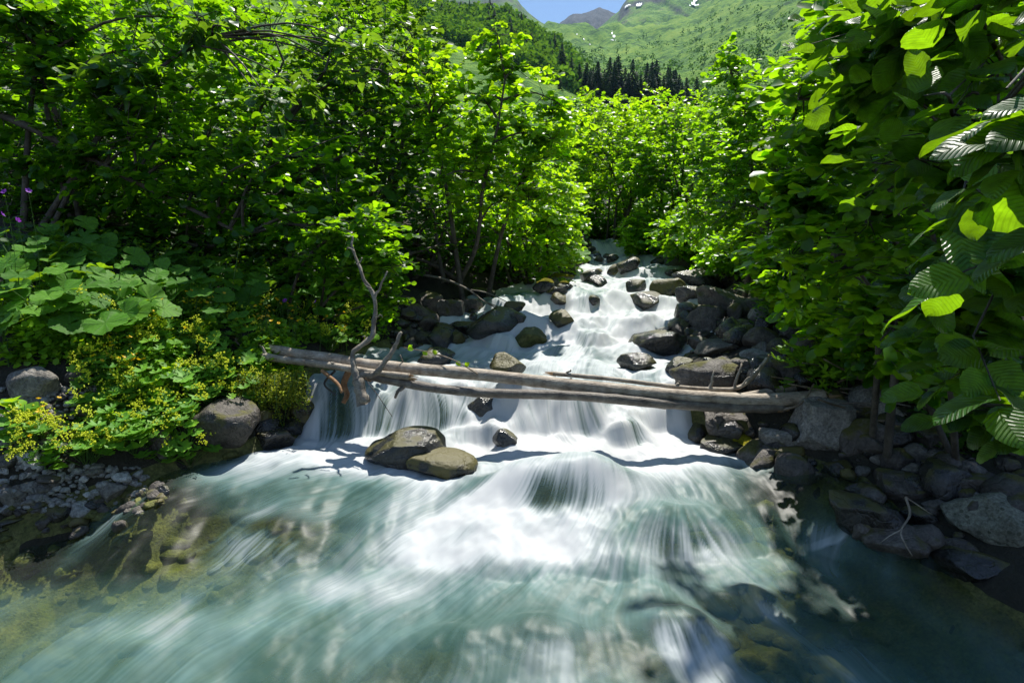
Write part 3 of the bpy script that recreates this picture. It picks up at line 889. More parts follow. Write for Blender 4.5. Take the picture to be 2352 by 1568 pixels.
YL = [6.15, 6.0, 5.9, 5.75, 5.6, 5.5, 5.45, 5.42, 5.4, 5.38]
LOGA = log('fallen_log', [(545, 785), (650, 806), (760, 822), (880, 840), (1095, 859), (1338, 886), (1551, 907), (1722, 917), (1840, 914), (1893, 908)], YL,
    .047, .066, 'log', 3, 'long pale grey brown tree trunk spanning the whole stream above the falls',
    [(.36, (.1, -.3, 1), .06, .012), (.78, (-.2, -.2, -1), .06, .015), (.55, (.2, .3, 1), .05, .013)], n=110)
log('fallen_log', [(585, 812), (644, 824), (740, 836), (806, 846), (868, 856), (940, 864)], [5.95, 5.9, 5.78, 5.68, 5.6, 5.52], .036, .03, 'log', 5,
    'short thinner grey trunk lying along the front of the long pale trunk on the left', [(.12, (-.6, .2, .8), .12, .016), (.5, (-.8, -.2, .5), .06, .014)], n=50)
log('fallen_log', [(845, 862), (905, 874), (990, 889), (1094, 900), (1199, 904), (1338, 909), (1551, 928), (1700, 936), (1800, 934)], [5.62, 5.58, 5.52, 5.48, 5.44, 5.42, 5.4, 5.4, 5.4],
    .040, .048, 'logdark', 7, 'dark brown lower trunk tucked beneath the long pale trunk', [(.17, (-.5, -.5, -.55), .13, .026), (.83, (.2, -.3, -1), .05, .014)], n=80)
log('fallen_branch', [(1270, 857), (1400, 869), (1551, 887), (1640, 893), (1690, 891), (1722, 872), (1745, 846), (1762, 822)], [5.56, 5.52, 5.5, 5.5, 5.5, 5.55, 5.6, 5.65], .020, .018, 'log', 9,
    'thin spiky dead branch lying on top of the long trunk with its end turned up',
    [(.05, (.6, 0, .8), .05, .012), (.30, (.5, 0, .6), .06, .016), (.42, (.45, .1, .9), .16, .017), (.56, (.25, .1, 1), .24, .017), (.73, (.5, 0, .7), .15, .013), (.62, (.9, 0, .6), .10, .012)], n=60)
log('fallen_log', [(1650, 918), (1720, 907), (1800, 893), (1828, 888)], [5.6, 5.6, 5.62, 5.65], .03, .042, 'log', 13,
    'short broken pale trunk beside the right end of the long trunk', [], n=24)

# the upright forked snag wedged behind the logs
base = P(830, 850, 5.62)
t = thing('forked_snag', tuple(base), 'tall grey forked dead branch standing up from the logs', 'branch')
def limb(name, pts, Ys, radii, parent, mat='snag', n=30, sides=10, seed=1):
    path = pathY(pts, Ys, n)
    rr = np.interp(np.linspace(0, 1, n), np.linspace(0, 1, len(radii)), radii)
    b = np.array(parent.parent.location if parent.parent else parent.location)
    kn = np.random.default_rng(seed)
    path = path + np.stack([fbm(np.arange(n) * .33, kn.random() * 50, 0, seed + q, 2) - .5 for q in range(3)], 1) * .03
    rr = rr * (.85 + .4 * fbm(np.arange(n) * .6, kn.random() * 50, 0, seed, 2))
    V, Fc = tubes([(path - b, rr)], sides)
    V = V + (np.stack([fbm(V[:, 0] * 25, V[:, 1] * 25, V[:, 2] * 12, seed + k, 3) for k in range(3)], 1) - .5) * (.5 * max(radii))
    return obj(name, mesh_np(name, V, Fc, M[mat]), parent)
ms = limb('main_stem', [(832, 930), (824, 880), (812, 845), (811, 806), (850, 778), (861, 730), (860, 682), (834, 634), (813, 580), (807, 541)], [5.42, 5.46, 5.5, 5.55, 5.62, 5.68, 5.7, 5.72, 5.76, 5.8],
     [.046, .04, .027, .02, .023, .021, .02, .017, .013, .008], t, seed=3, n=60)
limb('side_stem', [(859, 684), (872, 662), (889, 624)], [5.7, 5.68, 5.66], [.014, .011, .005], ms, seed=5, n=14)
for k_, (q, dd, L_) in enumerate([((861, 730), (.9, -.2, .4), .09), ((852, 662), (-.9, 0, .5), .07), ((822, 605), (.8, -.1, .7), .1), ((812, 575), (-.8, 0, .6), .08), ((845, 780), (-.5, -.4, .6), .06)]):
    stub(ms, P(q[0], q[1], 5.66), dd, L_, .008, 'snag', 'broken_twig', 70 + k_)
limb('bent_arm', [(824, 862), (862, 856), (885, 828), (908, 798), (921, 762)], [5.48, 5.46, 5.46, 5.48, 5.5], [.026, .028, .024, .021, .012], t, seed=7, n=30)
limb('broken_foot', [(822, 872), (829, 900), (838, 924)], [5.42, 5.38, 5.34], [.05, .052, .04], t, 'snag', n=14, seed=9)

def twig(pts, Ys, r0, r1, mat, label, name='dead_twig', leaves=0, n=18, group=None, forks=()):
    path = pathY(pts, Ys, n)
    b = path[0]
    t = thing(name, tuple(b), label, 'twig', group)
    V, Fc = tubes([(path - b, np.linspace(r0, r1, n))], 6)
    obj('stem', mesh_np('stem', V, Fc, M[mat]), t)
    for fp, fy in forks:
        pa = pathY(fp, fy, 10)
        V, Fc = tubes([(pa - b, np.linspace(r1 * 1.3, r1 * .6, 10))], 5)
        obj('side_twig', mesh_np('side_twig', V, Fc, M[mat]), t)
    return t, path
TWIG_T, TWIG_P = twig([(1098, 858), (1042, 826), (990, 809), (927, 797)], [5.5, 5.6, 5.75, 5.9], .006, .004, 'twig', 'slender bare twig with a few bright leaves rising over the long trunk', 'leafy_twig')
twig([(836, 866), (865, 903), (901, 956)], [5.45, 5.3, 5.2], .004, .003, 'bark', 'thin black twig hanging below the forked branch over the falls')
twig([(740, 850), (775, 880), (785, 900)], [5.75, 5.6, 5.55], .020, .014, 'root', 'orange brown root stub dangling into the falls at the left', 'root')
limb_t, _ = twig([(802, 850), (790, 880), (797, 905), (788, 925)], [5.72, 5.7, 5.65, 5.62], .034, .022, 'root', 'thick wet orange root behind the forked branch', 'root')
twig([(770, 850), (745, 880), (770, 905)], [5.8, 5.72, 5.6], .012, .008, 'bark', 'dark thin root curling under the logs', 'root')
twig([(955, 628), (1020, 640), (1075, 664), (1110, 690), (1165, 720)], [9.4, 9.2, 9.0, 8.9, 8.8], .022, .008, 'snag', 'pale bare dead branch leaning from the left bank into the rapids', 'dead_branch',
     forks=[([(1075, 664), (1120, 672), (1180, 700)], [9.0, 8.9, 8.7]), ([(1110, 690), (1150, 705), (1190, 712)], [8.9, 8.8, 8.7])])
twig([(2080, 1140), (2090, 1180), (2070, 1215), (2075, 1240), (2095, 1275)], [2.75, 2.7, 2.66, 2.62, 2.6], .006, .003, 'snag', 'pale crooked twig hanging over the dark hollow on the right bank',
     forks=[([(2070, 1215), (2045, 1228), (2022, 1245)], [2.66, 2.64, 2.62]), ([(2080, 1140), (2110, 1160), (2140, 1180)], [2.75, 2.75, 2.75])])
twig([(1800, 940), (1840, 925), (1870, 880)], [5.3, 5.3, 5.4], .012, .008, 'twig', 'bare upright twig beside the right end of the long trunk',)
g = np.random.default_rng(15)
for i in range(46):
    q = hit(g.uniform(1880, 2130), g.uniform(880, 990), zg)
    a, L = g.uniform(-.9, .9) + (math.pi if g.random() < .5 else 0), g.uniform(.25, .7)
    d = np.array([math.cos(a), math.sin(a) * .8, g.uniform(-.05, .45)])
    p0 = q + np.array([0, 0, g.uniform(.02, .16)])
    pts = [p0, p0 + d * L * .5 + g.normal(size=3) * .03, p0 + d * L]
    r = g.uniform(.004, .012)
    V, Fc = tubes([(smooth_path(pts, 8) - q, np.linspace(r, r * .6, 8))], 6)
    o = obj('dead_stick', mesh_np('dead_stick', V, Fc, M['twig' if g.random() < .7 else 'snag']), None, tuple(q))
    tag(o, 'dry brown stick in the driftwood heap behind the big grey angular boulder', 'stick', 'sticks of the driftwood heap')

# ------------------------------------------------------------------ leaves and trees
def leaf_hi(seed, wid=.40, serr=.03, curl=.10, n=11):
    """rounded alder leaf: x along the midrib 0..1, y across, z out; with UV for the veins"""
    g = np.random.default_rng(seed)
    t = np.linspace(0, 1, n)
    w = wid * np.sin(np.pi * np.clip(t, 0, 1) ** .82) ** .62 * (1 + .1 * t)
    w[0] = w[-1] = 0.004
    V, UV = [], []
    for k in range(n):
        for u in (-1, -.5, 0, .5, 1):
            ww = w[k] * (1 + (serr if k % 2 else -serr) * (abs(u) == 1))
            z = .10 * abs(u) * w[k] / wid - curl * t[k] ** 2 * 1.2 - .07 * (u * u) * t[k] + .025 * math.sin(9 * t[k] + u * 2 + seed)
            V.append((t[k], u * ww, z)); UV.append((t[k], .5 + .5 * u * w[k] / wid))
    return np.array(V), grid_faces(n, 5), np.array(UV)
LEAFMID_V = np.array([(0, 0, 0), (.28, 0, -.02), (.65, 0, -.04), (1, 0, -.12), (.25, .30, .05), (.65, .42, .05), (.93, .23, -.05), (.25, -.30, .05), (.65, -.42, .05), (.93, -.23, -.05)])
LEAFMID_F = [np.array([(1, 2, 5, 4), (2, 3, 6, 5), (1, 7, 8, 2), (2, 8, 9, 3)]), np.array([(0, 1, 4), (0, 7, 1)])]
LEAFLO_V = np.array([(0, 0, 0), (.35, -.36, .06), (.8, -.34, .0), (1, 0, -.1), (.8, .34, .0), (.35, .36, .06)])
LEAFLO_F = [np.array([(0, 1, 2, 3), (0, 3, 4, 5)])]
LONG_V = LEAFMID_V * np.array([1, .68, 1.2]); LONG_V[3] = (1.25, 0, -.22)
HI = [leaf_hi(k, wid=.36 + .03 * k) for k in range(3)]
HIMESH = {}
def himesh(k, mat):
    if (k, mat) not in HIMESH:
        V, Fc, UV = HI[k]
        HIMESH[(k, mat)] = mesh_np('leaf_blade', V, [Fc], M[mat], uv=UV)
    return HIMESH[(k, mat)]

def frames(d, nr):
    d = d / (np.linalg.norm(d, axis=-1, keepdims=True) + 1e-9)
    s = np.cross(nr, d); s /= np.linalg.norm(s, axis=-1, keepdims=True) + 1e-9
    nn = np.cross(d, s)
    return d, s, nn

def leaves_mesh(name, pos, d, s, nn, size, tv, tf, mat, rnd, uv=None):
    n, k = len(pos), len(tv)
    V = pos[:, None] + size[:, None, None] * (tv[None, :, 0:1] * d[:, None] + tv[None, :, 1:2] * s[:, None] + tv[None, :, 2:3] * nn[:, None])
    off = (np.arange(n) * k)[:, None, None]
    F = [(f[None] + off).reshape(-1, f.shape[1]) for f in tf]
    return mesh_np(name, V.reshape(-1, 3), F, mat, attrs={'rnd': np.repeat(rnd, k)}, uv=None if uv is None else np.tile(uv, (n, 1)))

def leaf_objects(parent, pos, d, s, nn, size, mat, name='leaf'):
    b = np.array(parent.location)
    for i in range(len(pos)):
        o = bpy.data.objects.new(name, himesh(i % 3, mat))
        m = Matrix(((*(d[i] * size[i]),), (*(s[i] * size[i]),), (*(nn[i] * size[i]),))).transposed().to_4x4()
        m.translation = Vector(pos[i] - b)
        o.parent = parent
        o.matrix_local = m
        col.objects.link(o)

def E(dx, dy, w, h, Y, dep):
    """crown lobe: centre and full size on the 2352-wide view, distance, depth in metres"""
    return P(dx, dy, Y), np.array([met(w, Y) / 2, dep / 2, met(h, Y) / 2])

def shrub(name, label, base, lobes, nspray, nleaf, lsize, leafmat, seed, tv='mid', stems=4, stem_r=.035, twig_len=.32, nobj=0, objmat=None, shell=.65, group=None, cat='tree', flat_=.55, droop=.15, limbs=26, path0=None):
    g = np.random.default_rng(seed)
    base = np.asarray(base, float)
    t = thing(name, tuple(base), label, cat, group)
    cs = np.array([l[0] for l in lobes]); rs = np.array([l[1] for l in lobes])
    vol = rs.prod(1) ** (2 / 3); vol /= vol.sum()
    # limbs
    li = g.choice(len(lobes), limbs, p=vol)
    u = g.normal(size=(limbs, 3)); u /= np.linalg.norm(u, axis=1, keepdims=True)
    tips = cs[li] + u * rs[li] * (g.random((limbs, 1)) ** .5) * .8
    ctr = (cs * vol[:, None]).sum(0)
    paths, skel = [], []
    st_top = []
    for k in range(stems):
        top = tips[k % limbs] * .5 + cs[li[k % limbs]] * .5
        b = base + np.array([g.normal() * .12, g.normal() * .12, 0]) * (1 + stems / 6)
        mid = b * .55 + top * .45 + np.array([0, 0, .18 * abs(top[2] - b[2])]) + g.normal(size=3) * .1
        if path0 is not None and k == 0: pa = smooth_path(path0, 22)
        else: pa = smooth_path([b, mid, top], 14)
        rr = np.linspace(stem_r, stem_r * .35, len(pa)) * g.uniform(.7, 1.1)
        paths.append((pa, rr)); st_top.append(pa)
    stp = np.concatenate(st_top)
    for k in range(limbs):
        q = stp[np.argmin(np.linalg.norm((stp - tips[k]) * np.array([1, 1, 1.0]), axis=1) + .5 * np.maximum(0, stp[:, 2] - tips[k][2]) + g.random(len(stp)) * .25)]
        mid = (q + tips[k]) / 2 + np.array([0, 0, .10 * np.linalg.norm(q - tips[k])]) + g.normal(size=3) * .05
        pa = smooth_path([q, mid, tips[k]], 8)
        paths.append((pa, np.linspace(stem_r * .38, stem_r * .12, 8)))
        skel.append(pa)
    V, Fc = tubes([(p - base, r) for p, r in paths], 6, cap=False)
    tk = obj('trunk', mesh_np('trunk', V, Fc, M['bark']), t)
    sk = np.concatenate(skel + [stp])
    # sprays of leaves through the crown
    li = g.choice(len(lobes), nspray, p=vol)
    u = g.normal(size=(nspray, 3)); u /= np.linalg.norm(u, axis=1, keepdims=True)
    rr = np.where(g.random(nspray) < shell, g.uniform(.78, 1.06, nspray), g.random(nspray) ** .45 * .9)
    lump = .72 + .56 * fbm(u[:, 0] * 2.2 + li * 5.1, u[:, 1] * 2.2, u[:, 2] * 2.2 + seed, seed, 3)
    tip = cs[li] + u * rs[li] * (rr * lump)[:, None]
    near = np.array([sk[np.argmin(((sk - p) ** 2).sum(1))] for p in tip])
    out_ = tip - near
    dist = np.linalg.norm(out_, axis=1, keepdims=True)
    dr = out_ / (dist + 1e-6) + u * .5 + g.normal(size=(nspray, 3)) * .35
    dr[:, 2] = dr[:, 2] * (1 - flat_) - droop * g.random(nspray) + .05
    dr /= np.linalg.norm(dr, axis=1, keepdims=True)
    tl = twig_len * g.uniform(.6, 1.3, nspray)
    tw = []
    for i in range(0, nspray, 2):
        b0 = tip[i] - dr[i] * tl[i]
        m_ = near[i] if dist[i] < 1.2 else b0 - dr[i] * .15
        tw.append((np.array([m_, b0, tip[i]]) - base, np.array([.006, .004, .002]) * (stem_r / .035) ** .5))
    V, Fc = tubes(tw, 3, cap=False)
    tag(obj('twigs', mesh_np('twigs', V, Fc, M['bark']), tk), kind='stuff')
    k = np.arange(nleaf)
    fr = (k + .6) / nleaf
    side = np.where(k % 2 == 0, 1.0, -1.0)
    hor = np.cross(dr, np.array([0, 0, 1.0])); hor /= np.linalg.norm(hor, axis=1, keepdims=True) + 1e-9
    pos = tip[:, None] - dr[:, None] * (tl[:, None] * (1 - fr))[..., None]
    pos[..., 2] -= (.10 * tl[:, None] * fr ** 2)
    d = dr[:, None] * .75 + hor[:, None] * (side * .9)[None, :, None] + g.normal(size=pos.shape) * .30
    d[:, -1] = dr + g.normal(size=(nspray, 3)) * .2
    d[..., 2] -= .12
    up = np.array([0, -.10, 1.0]) + g.normal(size=pos.shape) * .42
    size = lsize * g.uniform(.6, 1.18, pos.shape[:2])
    pos, d, up, size = pos.reshape(-1, 3), d.reshape(-1, 3), up.reshape(-1, 3), size.ravel()
    d, s, nn = frames(d, up)
    rnd = g.random(len(pos))
    keep = np.ones(len(pos), bool)
    dx, dy, dep = proj(pos)
    keep &= (dep > .62)                                    # nothing touches the lens
    if nobj:
        vis = keep & (dx > -40) & (dx < 2392) & (dy > -40) & (dy < 1600)
        sc_ = np.where(vis, size / np.maximum(dep, .3) ** 2 * (.5 + .5 * g.random(len(pos))), -1)
        idx = np.argsort(-sc_)[:nobj]
        idx = idx[sc_[idx] > 0]
        leaf_objects(t, pos[idx], d[idx], s[idx], nn[idx], size[idx], objmat or leafmat)
        keep[idx] = False
    if tv == 'hi': tvv, tf, uv = HI[1][0], [HI[1][1]], HI[1][2]
    elif tv == 'mid': tvv, tf, uv = LEAFMID_V, LEAFMID_F, None
    elif tv == 'long': tvv, tf, uv = LONG_V, LEAFMID_F, None
    else: tvv, tf, uv = LEAFLO_V, LEAFLO_F, None
    tag(obj('crown', leaves_mesh('crown', pos[keep] - base, d[keep], s[keep], nn[keep], size[keep], tvv, tf, M[leafmat], rnd[keep], uv), t), kind='stuff')
    return t

def gb(x, y): return np.array([x, y, float(zg(x, y)) - .05])

# ---- left bank
shrub('alder_tree', 'leaning alder whose leafy branches overhang the butterbur leaves at the left edge', gb(-5.6, 8.2),
      [E(120, 270, 560, 300, 7.6, 1.2), E(420, 340, 560, 360, 7.5, 1.2), E(640, 430, 430, 260, 7.2, 1.1), E(330, 80, 700, 240, 8.0, 1.2), E(820, 520, 300, 150, 7.0, .9), E(60, 90, 330, 260, 7.8, 1.2), E(880, 590, 160, 110, 6.9, .7)],
      640, 13, .118, 'alder', 1, 'mid', stems=4, stem_r=.06, twig_len=.36, nobj=300, objmat='aldernear', path0=[P(-120, 215, 7.7), P(0, 262, 7.6), P(130, 322, 7.5), P(260, 392, 7.4), P(420, 470, 7.3), P(560, 540, 7.3)])
shrub('elm_tree', 'tree with long drooping pale leaves hanging above the alder at the left', gb(-5.9, 7.6),
      [E(230, 160, 420, 110, 7.3, .5), E(480, 80, 260, 110, 7.7, .5), E(640, 225, 260, 110, 7.1, .5), E(820, 140, 200, 110, 7.8, .5), E(60, 40, 300, 110, 7.7, .5)],
      64, 12, .155, 'hazel', 2, 'long', stems=3, stem_r=.04, twig_len=.5, nobj=160, objmat='hazel', droop=.35)
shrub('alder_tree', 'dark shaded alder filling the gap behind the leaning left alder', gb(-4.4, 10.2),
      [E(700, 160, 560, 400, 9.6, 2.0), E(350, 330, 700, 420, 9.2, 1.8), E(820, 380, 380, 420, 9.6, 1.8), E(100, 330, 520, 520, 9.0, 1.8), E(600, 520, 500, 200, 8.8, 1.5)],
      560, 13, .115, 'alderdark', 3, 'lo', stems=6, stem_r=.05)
shrub('alder_tree', 'bright young alder with a visible crooked trunk beside the stream', gb(-.6, 10.0),
      [E(1150, 290, 330, 330, 9.0, 1.8), E(1140, 130, 150, 170, 9.2, 1.0), E(1010, 250, 230, 300, 9.2, 1.6), E(1280, 300, 180, 150, 8.8, 1.0), E(1080, 400, 260, 160, 8.8, 1.3), E(1220, 420, 240, 200, 9.2, 1.4)],
      460, 13, .10, 'alderyoung', 4, 'mid', stems=3, stem_r=.05, nobj=200, objmat='alderyoung', shell=.5,
      path0=[P(1060, 640, 9.6), P(1095, 560, 9.3), P(1108, 440, 8.9), P(1128, 350, 8.8), P(1145, 280, 8.8), P(1160, 180, 8.9)])
shrub('alder_bush', 'low bright alder bush drooping over the left water edge', gb(.25, 11.6),
      [E(1250, 540, 220, 200, 11.0, 1.6), E(1180, 520, 260, 180, 10.6, 1.6), E(1310, 470, 110, 180, 11.6, 1.2), E(1270, 600, 150, 90, 11.2, 1.2), E(1100, 500, 220, 140, 10.2, 1.4), E(1230, 470, 200, 130, 11, 1.3)],
      480, 12, .095, 'alderyoung', 5, 'mid', stems=8, stem_r=.035, nobj=120, objmat='alderyoung', cat='bush')
shrub('alder_tree', 'tall alder rising behind the bright young alder on the left', gb(-2.6, 11.8),
      [E(840, 130, 380, 360, 11, 2.4), E(940, 140, 220, 220, 11.4, 1.8), E(820, 260, 420, 300, 11, 2.2), E(960, 400, 360, 330, 10.8, 2.0)],
      480, 13, .12, 'hazel', 6, 'lo', stems=5, stem_r=.06)
shrub('alder_bush', 'leafy alder shoots around the forked branch on the left bank', gb(-2.3, 7.6),
      [E(800, 520, 230, 90, 6.6, .8), E(870, 590, 150, 90, 6.5, .6), E(830, 640, 190, 110, 6.9, .8), E(760, 590, 200, 110, 7.0, .8), E(900, 680, 100, 110, 7.0, .6)],
      190, 11, .085, 'alder', 7, 'mid', stems=5, stem_r=.022, nobj=160, objmat='aldernear', cat='bush', limbs=16)
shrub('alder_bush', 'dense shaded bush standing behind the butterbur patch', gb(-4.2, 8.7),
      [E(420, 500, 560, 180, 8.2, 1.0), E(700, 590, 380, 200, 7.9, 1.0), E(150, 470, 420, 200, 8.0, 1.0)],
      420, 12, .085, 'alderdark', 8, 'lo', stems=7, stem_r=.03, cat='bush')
shrub('alder_thicket', 'gloomy thicket of bare crooked stems in the left bank hollow', gb(-1.35, 9.6),
      [E(1010, 500, 200, 180, 9.6, 1.2), E(930, 560, 160, 160, 9.2, 1.0), E(1080, 560, 150, 120, 10.0, 1.0)],
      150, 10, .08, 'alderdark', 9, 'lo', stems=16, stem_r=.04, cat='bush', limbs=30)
for k, (x, y, dx, dy, w, h, lab) in enumerate([
      (-8.5, 12, 150, 120, 900, 560, 'big dark alder far back above the left edge of the bank'),
      (-5.5, 14, 560, 60, 700, 460, 'big alder on the slope behind the shaded left alder'),
      (-3.4, 16, 830, 210, 420, 320, 'alder on the slope behind the tall left alder'),
      (-.4, 15, 1150, 390, 330, 360, 'alder behind the low bright bush at the left bend'),
      (-6.0, 10.5, 250, 480, 800, 420, 'shaded alder on the slope behind the dense left bush')]):
    Y = y - .6
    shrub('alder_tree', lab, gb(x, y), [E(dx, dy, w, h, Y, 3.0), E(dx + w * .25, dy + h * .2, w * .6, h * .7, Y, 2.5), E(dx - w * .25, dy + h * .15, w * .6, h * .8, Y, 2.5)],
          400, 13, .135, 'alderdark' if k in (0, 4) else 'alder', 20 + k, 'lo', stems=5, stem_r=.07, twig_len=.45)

# ---- right bank
shrub('alder_tree', 'near alder with large veined leaves hanging over the shaded right bank', gb(3.3, 2.9),
      [E(2250, 300, 420, 700, 1.65, .75), E(2200, 760, 360, 380, 1.75, .55), E(2300, 560, 300, 400, 1.35, .4), E(2080, 210, 330, 460, 2.3, .8), E(2270, 950, 240, 240, 1.9, .45), E(2150, 60, 500, 300, 1.9, .8), E(2230, 700, 220, 220, 1.0, .2), E(2140, 640, 160, 200, 1.25, .25), E(2310, 300, 140, 400, 1.05, .2), E(2280, 900, 160, 200, 1.1, .2)],
      150, 8, .105, 'aldernear', 31, 'hi', stems=7, stem_r=.016, twig_len=.26, nobj=300, objmat='aldernear', shell=.4, limbs=22)
shrub('alder_tree', 'second alder with backlit yellow green leaves leaning out from the right bank', gb(3.4, 4.8),
      [E(1900, 260, 330, 480, 3.5, 1.2), E(1870, 560, 330, 380, 3.9, 1.2), E(2050, 480, 400, 600, 3.2, 1.2), E(1990, 90, 360, 260, 3.3, 1.2), E(1840, 420, 190, 240, 3.7, .8), E(2050, 760, 320, 240, 3.4, 1.0)],
      300, 11, .098, 'alder', 32, 'mid', stems=6, stem_r=.03, nobj=300, objmat='aldernear')
shrub('alder_tree', 'alder of the right bank behind the leaning alder', gb(4.2, 5.8),
      [(np.array([3.2, 4.6, 3.6]), np.array([.9, .9, 1.2])), E(2200, 300, 500, 800, 4.6, 1.6), E(2150, 700, 420, 420, 4.6, 1.4)],
      330, 12, .11, 'alder', 33, 'lo', stems=5, stem_r=.05)
shrub('alder_tree', 'tall alder added with its crown out of view to shade the right half of the water', gb(5.2, 8.0),  # added tree: unseen crown set high to cast soft shade on the water
      [(np.array([3.7, 7.2, 9.0]), np.array([1.5, 1.0, .8])), (np.array([4.0, 6.3, 8.8]), np.array([1.4, 1.0, .7])), (np.array([4.4, 7.4, 7.6]), np.array([1.2, .9, .8])), (np.array([3.3, 4.3, 4.6]), np.array([.8, .7, .5]))],
      520, 12, .12, 'alder', 36, 'lo', stems=4, stem_r=.06)
shrub('alder_tree', 'tall slim alder with small leaves and a pointed top on the right bank', gb(3.6, 9.0),
      [E(1680, 170, 110, 170, 8.4, .9), E(1700, 330, 230, 260, 8.2, 1.5), E(1640, 480, 230, 220, 8.6, 1.4), E(1760, 480, 260, 300, 7.6, 1.5), E(1800, 250, 200, 260, 7.4, 1.4)],
      480, 12, .09, 'alder', 34, 'lo', stems=4, stem_r=.045)
shrub('alder_bush', 'leafy alder bush at the edge of the right shore stones', gb(3.3, 6.9),
      [E(1790, 600, 190, 170, 6.4, 1.0), E(1860, 640, 220, 190, 6.0, 1.0), E(1930, 700, 260, 220, 5.2, 1.0), E(1770, 660, 110, 110, 6.4, .7), E(2050, 800, 240, 200, 4.8, .9)],
      330, 12, .088, 'alder', 35, 'mid', stems=6, stem_r=.025, nobj=150, objmat='aldernear', cat='bush')
for k, (dx, dy, w, h, Y, lab) in enumerate([
      (1420, 330, 240, 240, 17.5, 'rounded alder bush overlooking the head of the rapids'),
      (1560, 330, 260, 250, 16.0, 'rounded alder bush right of the stream head'),
      (1500, 520, 170, 120, 15.8, 'bright alder bush drooping over the dark gap at the stream head'),
      (1620, 520, 220, 140, 13.5, 'low alder bush above the big shaded boulder'),
      (1700, 560, 180, 120, 11.0, 'low alder bush behind the right shore slab'),
      (1390, 450, 170, 170, 19.0, 'shaded alder closing the dark gap upstream'),
      (1470, 270, 260, 130, 24.0, 'alder bush on the valley floor below the dark spruces'),
      (1620, 280, 280, 140, 22.0, 'alder bush on the valley floor right of the dark spruces'),
      (1340, 290, 170, 150, 22.0, 'alder bush behind the bright young alder across the stream'),
      (1780, 330, 260, 240, 13.0, 'alder behind the tall slim alder of the right bank'),
      (2000, 250, 520, 560, 9.0, 'big alder on the right slope behind the leaning alders'),
      (2300, 350, 600, 800, 7.5, 'big shaded alder at the right edge of the slope'),
      (1380, 540, 110, 90, 20.0, 'small shaded bush in the dark gap upstream')]):
    c = P(dx, dy + h * .5, Y)
    base = np.array([c[0], Y + .3, min(c[2], float(zg(c[0], Y + .3)) )])
    shrub('alder_bush' if h < 200 else 'alder_tree', lab, base, [E(dx, dy, w, h, Y, 2.4), E(dx - w * .28, dy + h * .18, w * .6, h * .7, Y - .5, 1.8), E(dx + w * .28, dy + h * .2, w * .6, h * .7, Y - .3, 1.8), E(dx, dy + h * .35, w * .9, h * .5, Y - .2, 1.8)],
          430 if k < 10 else 480, 12, .115 if Y > 12 else .105, 'alderyoung' if k in (0, 2, 6, 7) else 'alder', 40 + k, 'lo', stems=6, stem_r=.05, twig_len=.4, cat='bush' if h < 200 else 'tree')
# ------------------------------------------------------------------ bank plants
def butterbur_leaf(seed, seg=36):
    g = np.random.default_rng(seed)
    th = np.linspace(rad(-168), rad(168), seg)
    rings = [.02, .35, .7, .92, 1.0]
    V, UV = [], []
    a1, a2 = g.uniform(0, 6, 2)
    for k, r in enumerate(rings):
        for j, t in enumerate(th):
            R = r * (1 - .22 * (abs(t) / np.pi) ** 2 * r + .05 * math.cos(3 * t + a1))
            if k == 4: R *= 1 + .035 * (-1) ** j
            z = .16 * r * r - .10 * r ** 3 + .07 * r * r * math.sin(5 * t + a1) + .05 * r * r * math.sin(2 * t + a2) + .02 * r * math.cos(14 * t)
            V.append((R * math.cos(t) , R * math.sin(t), z)); UV.append((t / 6.2832 + .5, r))
    return np.array(V), grid_faces(len(rings), seg), np.array(UV)
BBM = []
for k in range(4):
    V, Fc, UV = butterbur_leaf(k)
    BBM.append(mesh_np('butterbur_blade', V, [Fc], M['butterbur'], uv=UV))

def lobed_leaf(seed, lobes=7, depth=.28, mat='mantle', seg=35):
    th = np.linspace(rad(-160), rad(160), seg)
    V = []
    for k, r in enumerate([.03, .5, 1.0]):
        for j, t in enumerate(th):
            R = r * (1 - (depth if k == 2 else depth * .35 * (k == 1)) * (.5 + .5 * math.cos(t * lobes + np.pi)) ** 1.5)
            if k == 2: R *= 1 + .04 * (-1) ** j
            V.append((R * math.cos(t), R * math.sin(t), .18 * r * r + .06 * r * math.cos(lobes * t) + .04 * math.sin(2 * t + seed)))
    return mesh_np('lobed_blade', np.array(V), [grid_faces(3, seg)], M[mat])
MANT = [lobed_leaf(k) for k in range(3)]
CUT = [lobed_leaf(k + 5, 5, .72, 'herb', 41) for k in range(2)]

def place(name, me, parent, pos, d, up, size):
    d, s, nn = frames(np.asarray(d, float)[None], np.asarray(up, float)[None])
    o = bpy.data.objects.new(name, me)
    m = Matrix((tuple(d[0] * size), tuple(s[0] * size), tuple(nn[0] * size))).transposed().to_4x4()
    m.translation = Vector(pos)
    o.parent = parent
    o.matrix_local = m
    col.objects.link(o)
    return o

def butterbur(p, n, size, hgt, label, group, seed):
    g = np.random.default_rng(seed)
    t = thing('butterbur', tuple(p), label, 'plant', group)
    st = []
    for k in range(n):
        a = g.uniform(0, 6.283)
        h = hgt * g.uniform(.55, 1.1)
        r = .09 + .22 * g.random()
        q = np.array([math.cos(a) * r, math.sin(a) * r, h])
        up = np.array([math.cos(a) * .45, math.sin(a) * .4 - .7, 1]) + g.normal(size=3) * .32
        d = np.array([math.cos(a), math.sin(a), -.3])
        place('leaf', BBM[int(g.integers(4))], t, q, d, up, size * g.uniform(.6, 1.15))
        st.append((smooth_path([(0, 0, -.05), q * np.array([.3, .3, .55]), q], 6), np.linspace(.007, .004, 6)))
    V, Fc = tubes(st, 5, cap=False)
    obj('stalks', mesh_np('stalks', V, Fc, M['stalk']), t)

